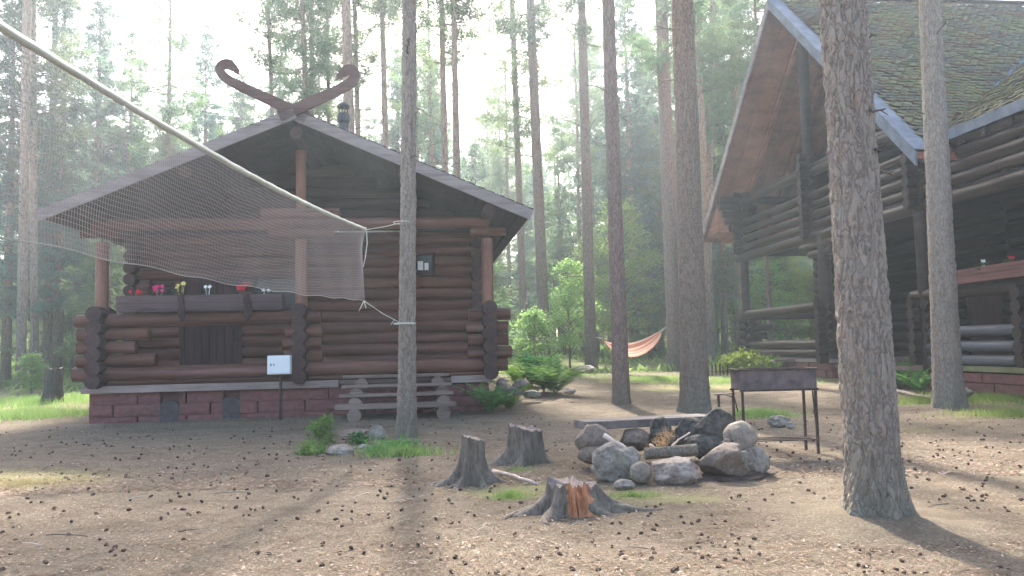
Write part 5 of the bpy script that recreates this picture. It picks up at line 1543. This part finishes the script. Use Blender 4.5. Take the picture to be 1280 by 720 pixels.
# ------------------------------------------------------------------ charcoal grill
def grill():
    c = at(970, 560, 9.1); g = empty('charcoal_grill', (c.x, c.y, gh(c.x, c.y)), R_(2)); tag(g, 'rusty black steel charcoal grill on thin legs with low shelf, right of the fire ring', 'grill')
    z0 = at(970, 486, 9.1).z; z1 = at(970, 462, 9.1).z; hw = .43; dp = .17
    b = MB(); t_ = .006
    b.box((-hw, -dp, z0), (hw, -dp + t_, z1)); b.box((-hw, dp - t_, z0), (hw, dp, z1)); b.box((-hw, -dp + t_, z0), (-hw + t_, dp - t_, z1)); b.box((hw - t_, -dp + t_, z0), (hw, dp - t_, z1)); b.box((-hw + t_, -dp + t_, z0 + .01), (hw - t_, dp - t_, z0 + .02))
    b.build('fire_box', M['grillsteel'], g, .002)
    b = MB()
    for y in (-dp - .008, dp + .008): b.bar((-hw - .01, y, z1), (hw + .01, y, z1), .022, .022); b.bar((-hw - .01, y, z0 - .011), (hw + .01, y, z0 - .011), .022, .022)
    for x in (-hw - .008, hw + .008): b.bar((x, -dp + .004, z1 + .001), (x, dp - .004, z1 + .001), .022, .02)
    b.build('rim', M['iron'], g)
    for x in (-hw + .16 - .14, hw - .02):
        for y in (-dp, dp):
            l = MB(); l.bar((x, y, -.03), (x, y, z0 - .02), .026, .026, (1, 0, 0)); l.build('leg', M['iron'], g)
    s = MB(); zz = .16
    for y in (-dp + .03, 0.0, dp - .03): s.bar((-hw + .05, y, zz), (hw - .05, y, zz), .03, .012)
    for x in (-hw + .02, hw - .02): s.bar((x, -dp + .014, zz - .001), (x, dp - .014, zz - .001), .02, .02)
    s.build('lower_shelf', M['iron'], g)
    s = MB(); s.bar((-hw - .02, .06, z0 - .05), (-hw - .22, .10, z0 - .06), .10, .012); s.bar((-hw - .17, .10, -.03 + .05), (-hw - .17, .10, z0 - .07), .024, .024, (1, 0, 0)); s.tube([(-hw, -.05, z0 - .25), (-hw - .03, -.04, z0 - .09), (-hw - .12, .0, z0 - .06)], .008, 6); s.build('side_rack', M['iron'], g)
    s = MB(); s.bar((hw + .05, .08, z0 - .04), (hw + .075, .06, .12), .018, .012, (1, 0, 0)); s.build('poker', M['iron'], g)
grill()

# ------------------------------------------------------------------ volleyball net
def net():
    A = at(0, 12, 3.6); B = at(458, 287, 10.8); C = at(0, 283, 3.6); D = at(455, 376, 10.8)
    dA = (A - B) / (B.y - A.y)
    A0 = A + (A - B).normalized() * 1.6; C0 = Vector((A0.x, A0.y, C.z - .02))
    def top(s):
        p = A0.lerp(B, s); p.z -= .13 * math.sin(math.pi * s) ** .9; return p
    def bot(s):
        p = C0.lerp(D, s); p.z -= .07 * math.sin(math.pi * s); p.x += .03 * math.sin(s * 9); return p
    def pt(s, t):
        p = top(s).lerp(bot(s), t); p.x += .05 * math.sin(math.pi * t) * math.sin(s * 6 + t * 2) + .03 * noise.noise(Vector((s * 12, t * 2, 0)))
        if s > .93: p = p + (A0 - B).normalized() * ((s - .93) / .07) ** 2 * .30 * math.sin(math.pi * t)
        p.z += .008 * math.sin(s * 60); return p
    root = empty('volleyball_net', (0, 0, 0)); tag(root, 'sagging pale volleyball net with white top tape stretched over the left of the yard', 'net')
    nv, nh = 330, 33; r = .0013; V = []; F = []
    def thread(pts, r):
        n0 = len(V)
        for i, p in enumerate(pts):
            d = (pts[min(i + 1, len(pts) - 1)] - pts[max(i - 1, 0)]).normalized()
            u = d.cross(Vector((1, .2, .1))).normalized(); v = d.cross(u)
            for j in range(3):
                a = j * 2.0944; V.append(tuple(p + u * math.cos(a) * r + v * math.sin(a) * r))
        for i in range(len(pts) - 1):
            for j in range(3):
                k = (j + 1) % 3; F.append((n0 + i * 3 + j, n0 + i * 3 + k, n0 + i * 3 + 3 + k, n0 + i * 3 + 3 + j))
    for i in range(nv + 1):
        s = i / nv; thread([pt(s, t / 12) for t in range(13)], r)
    for j in range(1, nh):
        thread([pt(k / 110, j / nh) for k in range(111)], r)
    link('net_mesh', mesh_np('net_mesh', V, F, M['netthread'], True), root)
    b = MB(); b.tube([pt(k / 80, 1) for k in range(81)], .0036, 5); b.build('bottom_cord', M['cord_grey'], root)
    # top tape: folded band
    V2 = []; n = 90
    for k in range(n + 1):
        p = top(k / n)
        for (dx, dz) in ((-.005, .024), (.005, .024), (.006, -.024), (-.006, -.024)): V2.append((p.x + dx, p.y, p.z + dz + .002 * math.sin(k * 1.7)))
    F2 = []
    for k in range(n):
        for j in range(4): q = (j + 1) % 4; F2.append((k * 4 + j, k * 4 + q, k * 4 + 4 + q, k * 4 + 4 + j))
    F2 += [(0, 1, 2, 3), (n * 4 + 3, n * 4 + 2, n * 4 + 1, n * 4)]
    link('top_tape', mesh_np('top_tape', V2, F2, M['tape'], False), root)
    # tie ropes
    tr = gnd(508, 550)
    tx = at(503, 278, tr.y - .02); tb = at(501, 404, tr.y - .02)
    q = MB(); q.tube([B, B.lerp(tx, .5) + Vector((0, 0, -.01)), tx], .005, 5)
    q.tube([B + Vector((0, 0, .02)), B + Vector((.01, 0, -.18)), B + Vector((-.015, -.01, -.38)), B + Vector((-.05, 0, -.52))], .006, 5)
    q.tube([D, D.lerp(tb, .5) + Vector((0, 0, -.02)), tb], .0055, 5)
    c = Vector((tr.x, tr.y, 0))
    for zz, rr in ((tb.z, .155), (tb.z - .012, .155), (tx.z, .145)):
        q.tube([(c.x + .0 + math.cos(a) * rr - .005, c.y + math.sin(a) * rr, zz) for a in np.linspace(0, 2 * math.pi, 17)], .006, 5)
    q.tube([tb, tb + Vector((-.07, -.12, .05)), tb + Vector((-.12, -.14, -.02))], .005, 5)
    q.tube([D, D + Vector((-.04, -.02, -.09)), D + Vector((-.07, 0, -.14))], .006, 5); q.tube([D, D + Vector((.03, -.02, -.10))], .006, 5)
    q.build('tie_rope', M['cord'], root)
    P = A0 + (A0 - B).normalized() * .25
    p = MB(); p.log((P.x, P.y, -.2), (P.x, P.y, A0.z + .15), .05, 14, 6, 3); po = p.build('net_post', M['post']); tag(po, 'round wooden post holding the near end of the net', 'post')
    q = MB(); q.tube([A0, P], .005, 5); q.tube([C0, Vector((P.x, P.y, C0.z))], .005, 5); q.build('near_tie', M['cord'], root)
net()

# ------------------------------------------------------------------ hammock
def hammock():
    Y0, Y1 = 33.0, 30.2
    A = at(741, 421, Y0); B = at(838, 404, Y1); a = at(752, 423, Y0 - .5); b = at(825, 415, Y1 + .4)
    root = empty('hammock', a); tag(root, 'orange red striped cloth hammock slung between two pines behind the yard', 'hammock')
    t = NT('striped_cloth'); wv = t.n('ShaderNodeTexWave'); wv.bands_direction = 'Z'; wv.inputs['Scale'].default_value = 3.2; wv.inputs['Distortion'].default_value = .4
    at_ = t.n('ShaderNodeAttribute'); at_.attribute_name = 'across'
    rampv = t.math('SINE', t.math('MULTIPLY', at_.outputs['Fac'], 26.0))
    c = t.ramp(rampv, [(.3, (.62, .22, .12)), (.55, (.66, .33, .20)), (.85, (.78, .58, .44))])
    t.col(c); t.b.inputs['Roughness'].default_value = .9
    n, m_ = 40, 14; V = []; ac = []
    for i in range(n + 1):
        u = i / n; c0 = a.lerp(b, u); sag = .30 * 4 * u * (1 - u)
        wd = .10 + .42 * math.sin(math.pi * u) ** .6
        for j in range(m_ + 1):
            v = j / m_ * 2 - 1
            sp = math.sin(math.pi * u) ** .5; p = c0 + Vector((.05 * v, wd * -v, -sag - .52 * sp * (v + 1) / 2 - .10 * sp * (1 - v * v) + .015 * math.sin(v * 9 + u * 4)))
            V.append(tuple(p - a)); ac.append(j / m_)
    F = [(i * (m_ + 1) + j, (i + 1) * (m_ + 1) + j, (i + 1) * (m_ + 1) + j + 1, i * (m_ + 1) + j + 1) for i in range(n) for j in range(m_)]
    me = mesh_np('hammock_cloth', V, F, t.m, True)
    at2 = me.attributes.new('across', 'FLOAT', 'POINT'); at2.data.foreach_set('value', np.array(ac, dtype=np.float32))
    link('cloth', me, root)
    q = MB()
    for e, k, s in ((A, 0, -1), (B, n, 1)):
        for j in range(0, m_ + 1, 2): q.tube([Vector(V[k * (m_ + 1) + j]), (e - a) * .75 + Vector(V[k * (m_ + 1) + 7]) * .25], .010, 4)
        q.tube([(e - a) * .75 + Vector(V[k * (m_ + 1) + 7]) * .25, e - a], .022, 5)
    q.build('rope', M['cord'], root)
hammock()

# ------------------------------------------------------------------ small stakes at the far yard edge
def stakes():
    s = empty('stake_fence', gnd(893, 470)); tag(s, 'low row of dark stakes in the grass behind the dark thick trunk', 'fence')
    for i in range(8):
        x = (i - 3.5) * .12
        b = MB(); b.log((x, random.uniform(-.04, .04), -.05), (x + random.uniform(-.03, .03), 0, .34 + random.uniform(-.06, .06)), .026, 8, 2, i); b.build('stake', M['log_dark'], s)
    b = MB(); b.tube([(-.5, .0, .14), (.5, 0, .13)], .012, 6); b.build('wire', M['iron'], s)
stakes()
# low bench by the house
bx = gnd(1020, 470)
b = empty('low_bench', (bx.x, bx.y + 1.0, bx.z), R_(4)); tag(b, 'low dark board bench at the near end of the far porch', 'bench')
q = MB(); q.box((-1.0, -.18, .42), (1.6, .18, .50)); q.build('seat', M['tread'], b, .01)
for x in (-.6, 1.2):
    q = MB(); q.log((x, -.1, -.05), (x, -.1, .42), .09, 12, 2, x); q.build('leg', M['log_dark'], b)

# ------------------------------------------------------------------ haze
hz = MB(); hz.box((-140, -20, -1.5), (140, 135, 27.5))
ho = hz.build('haze', bpy.data.materials.new('haze_air')); tag(ho, 'pale sunlit air filling the forest', 'haze', kind='stuff')
hm = ho.data.materials[0]; hm.use_nodes = True; t_ = hm.node_tree; t_.nodes.remove(t_.nodes['Principled BSDF'])
pv = t_.nodes.new('ShaderNodeVolumePrincipled'); pv.inputs['Color'].default_value = (.80, .92, 1, 1); pv.inputs['Density'].default_value = HAZE_DENSITY; pv.inputs['Anisotropy'].default_value = .6
t_.links.new(pv.outputs[0], t_.nodes['Material Output'].inputs['Volume'])
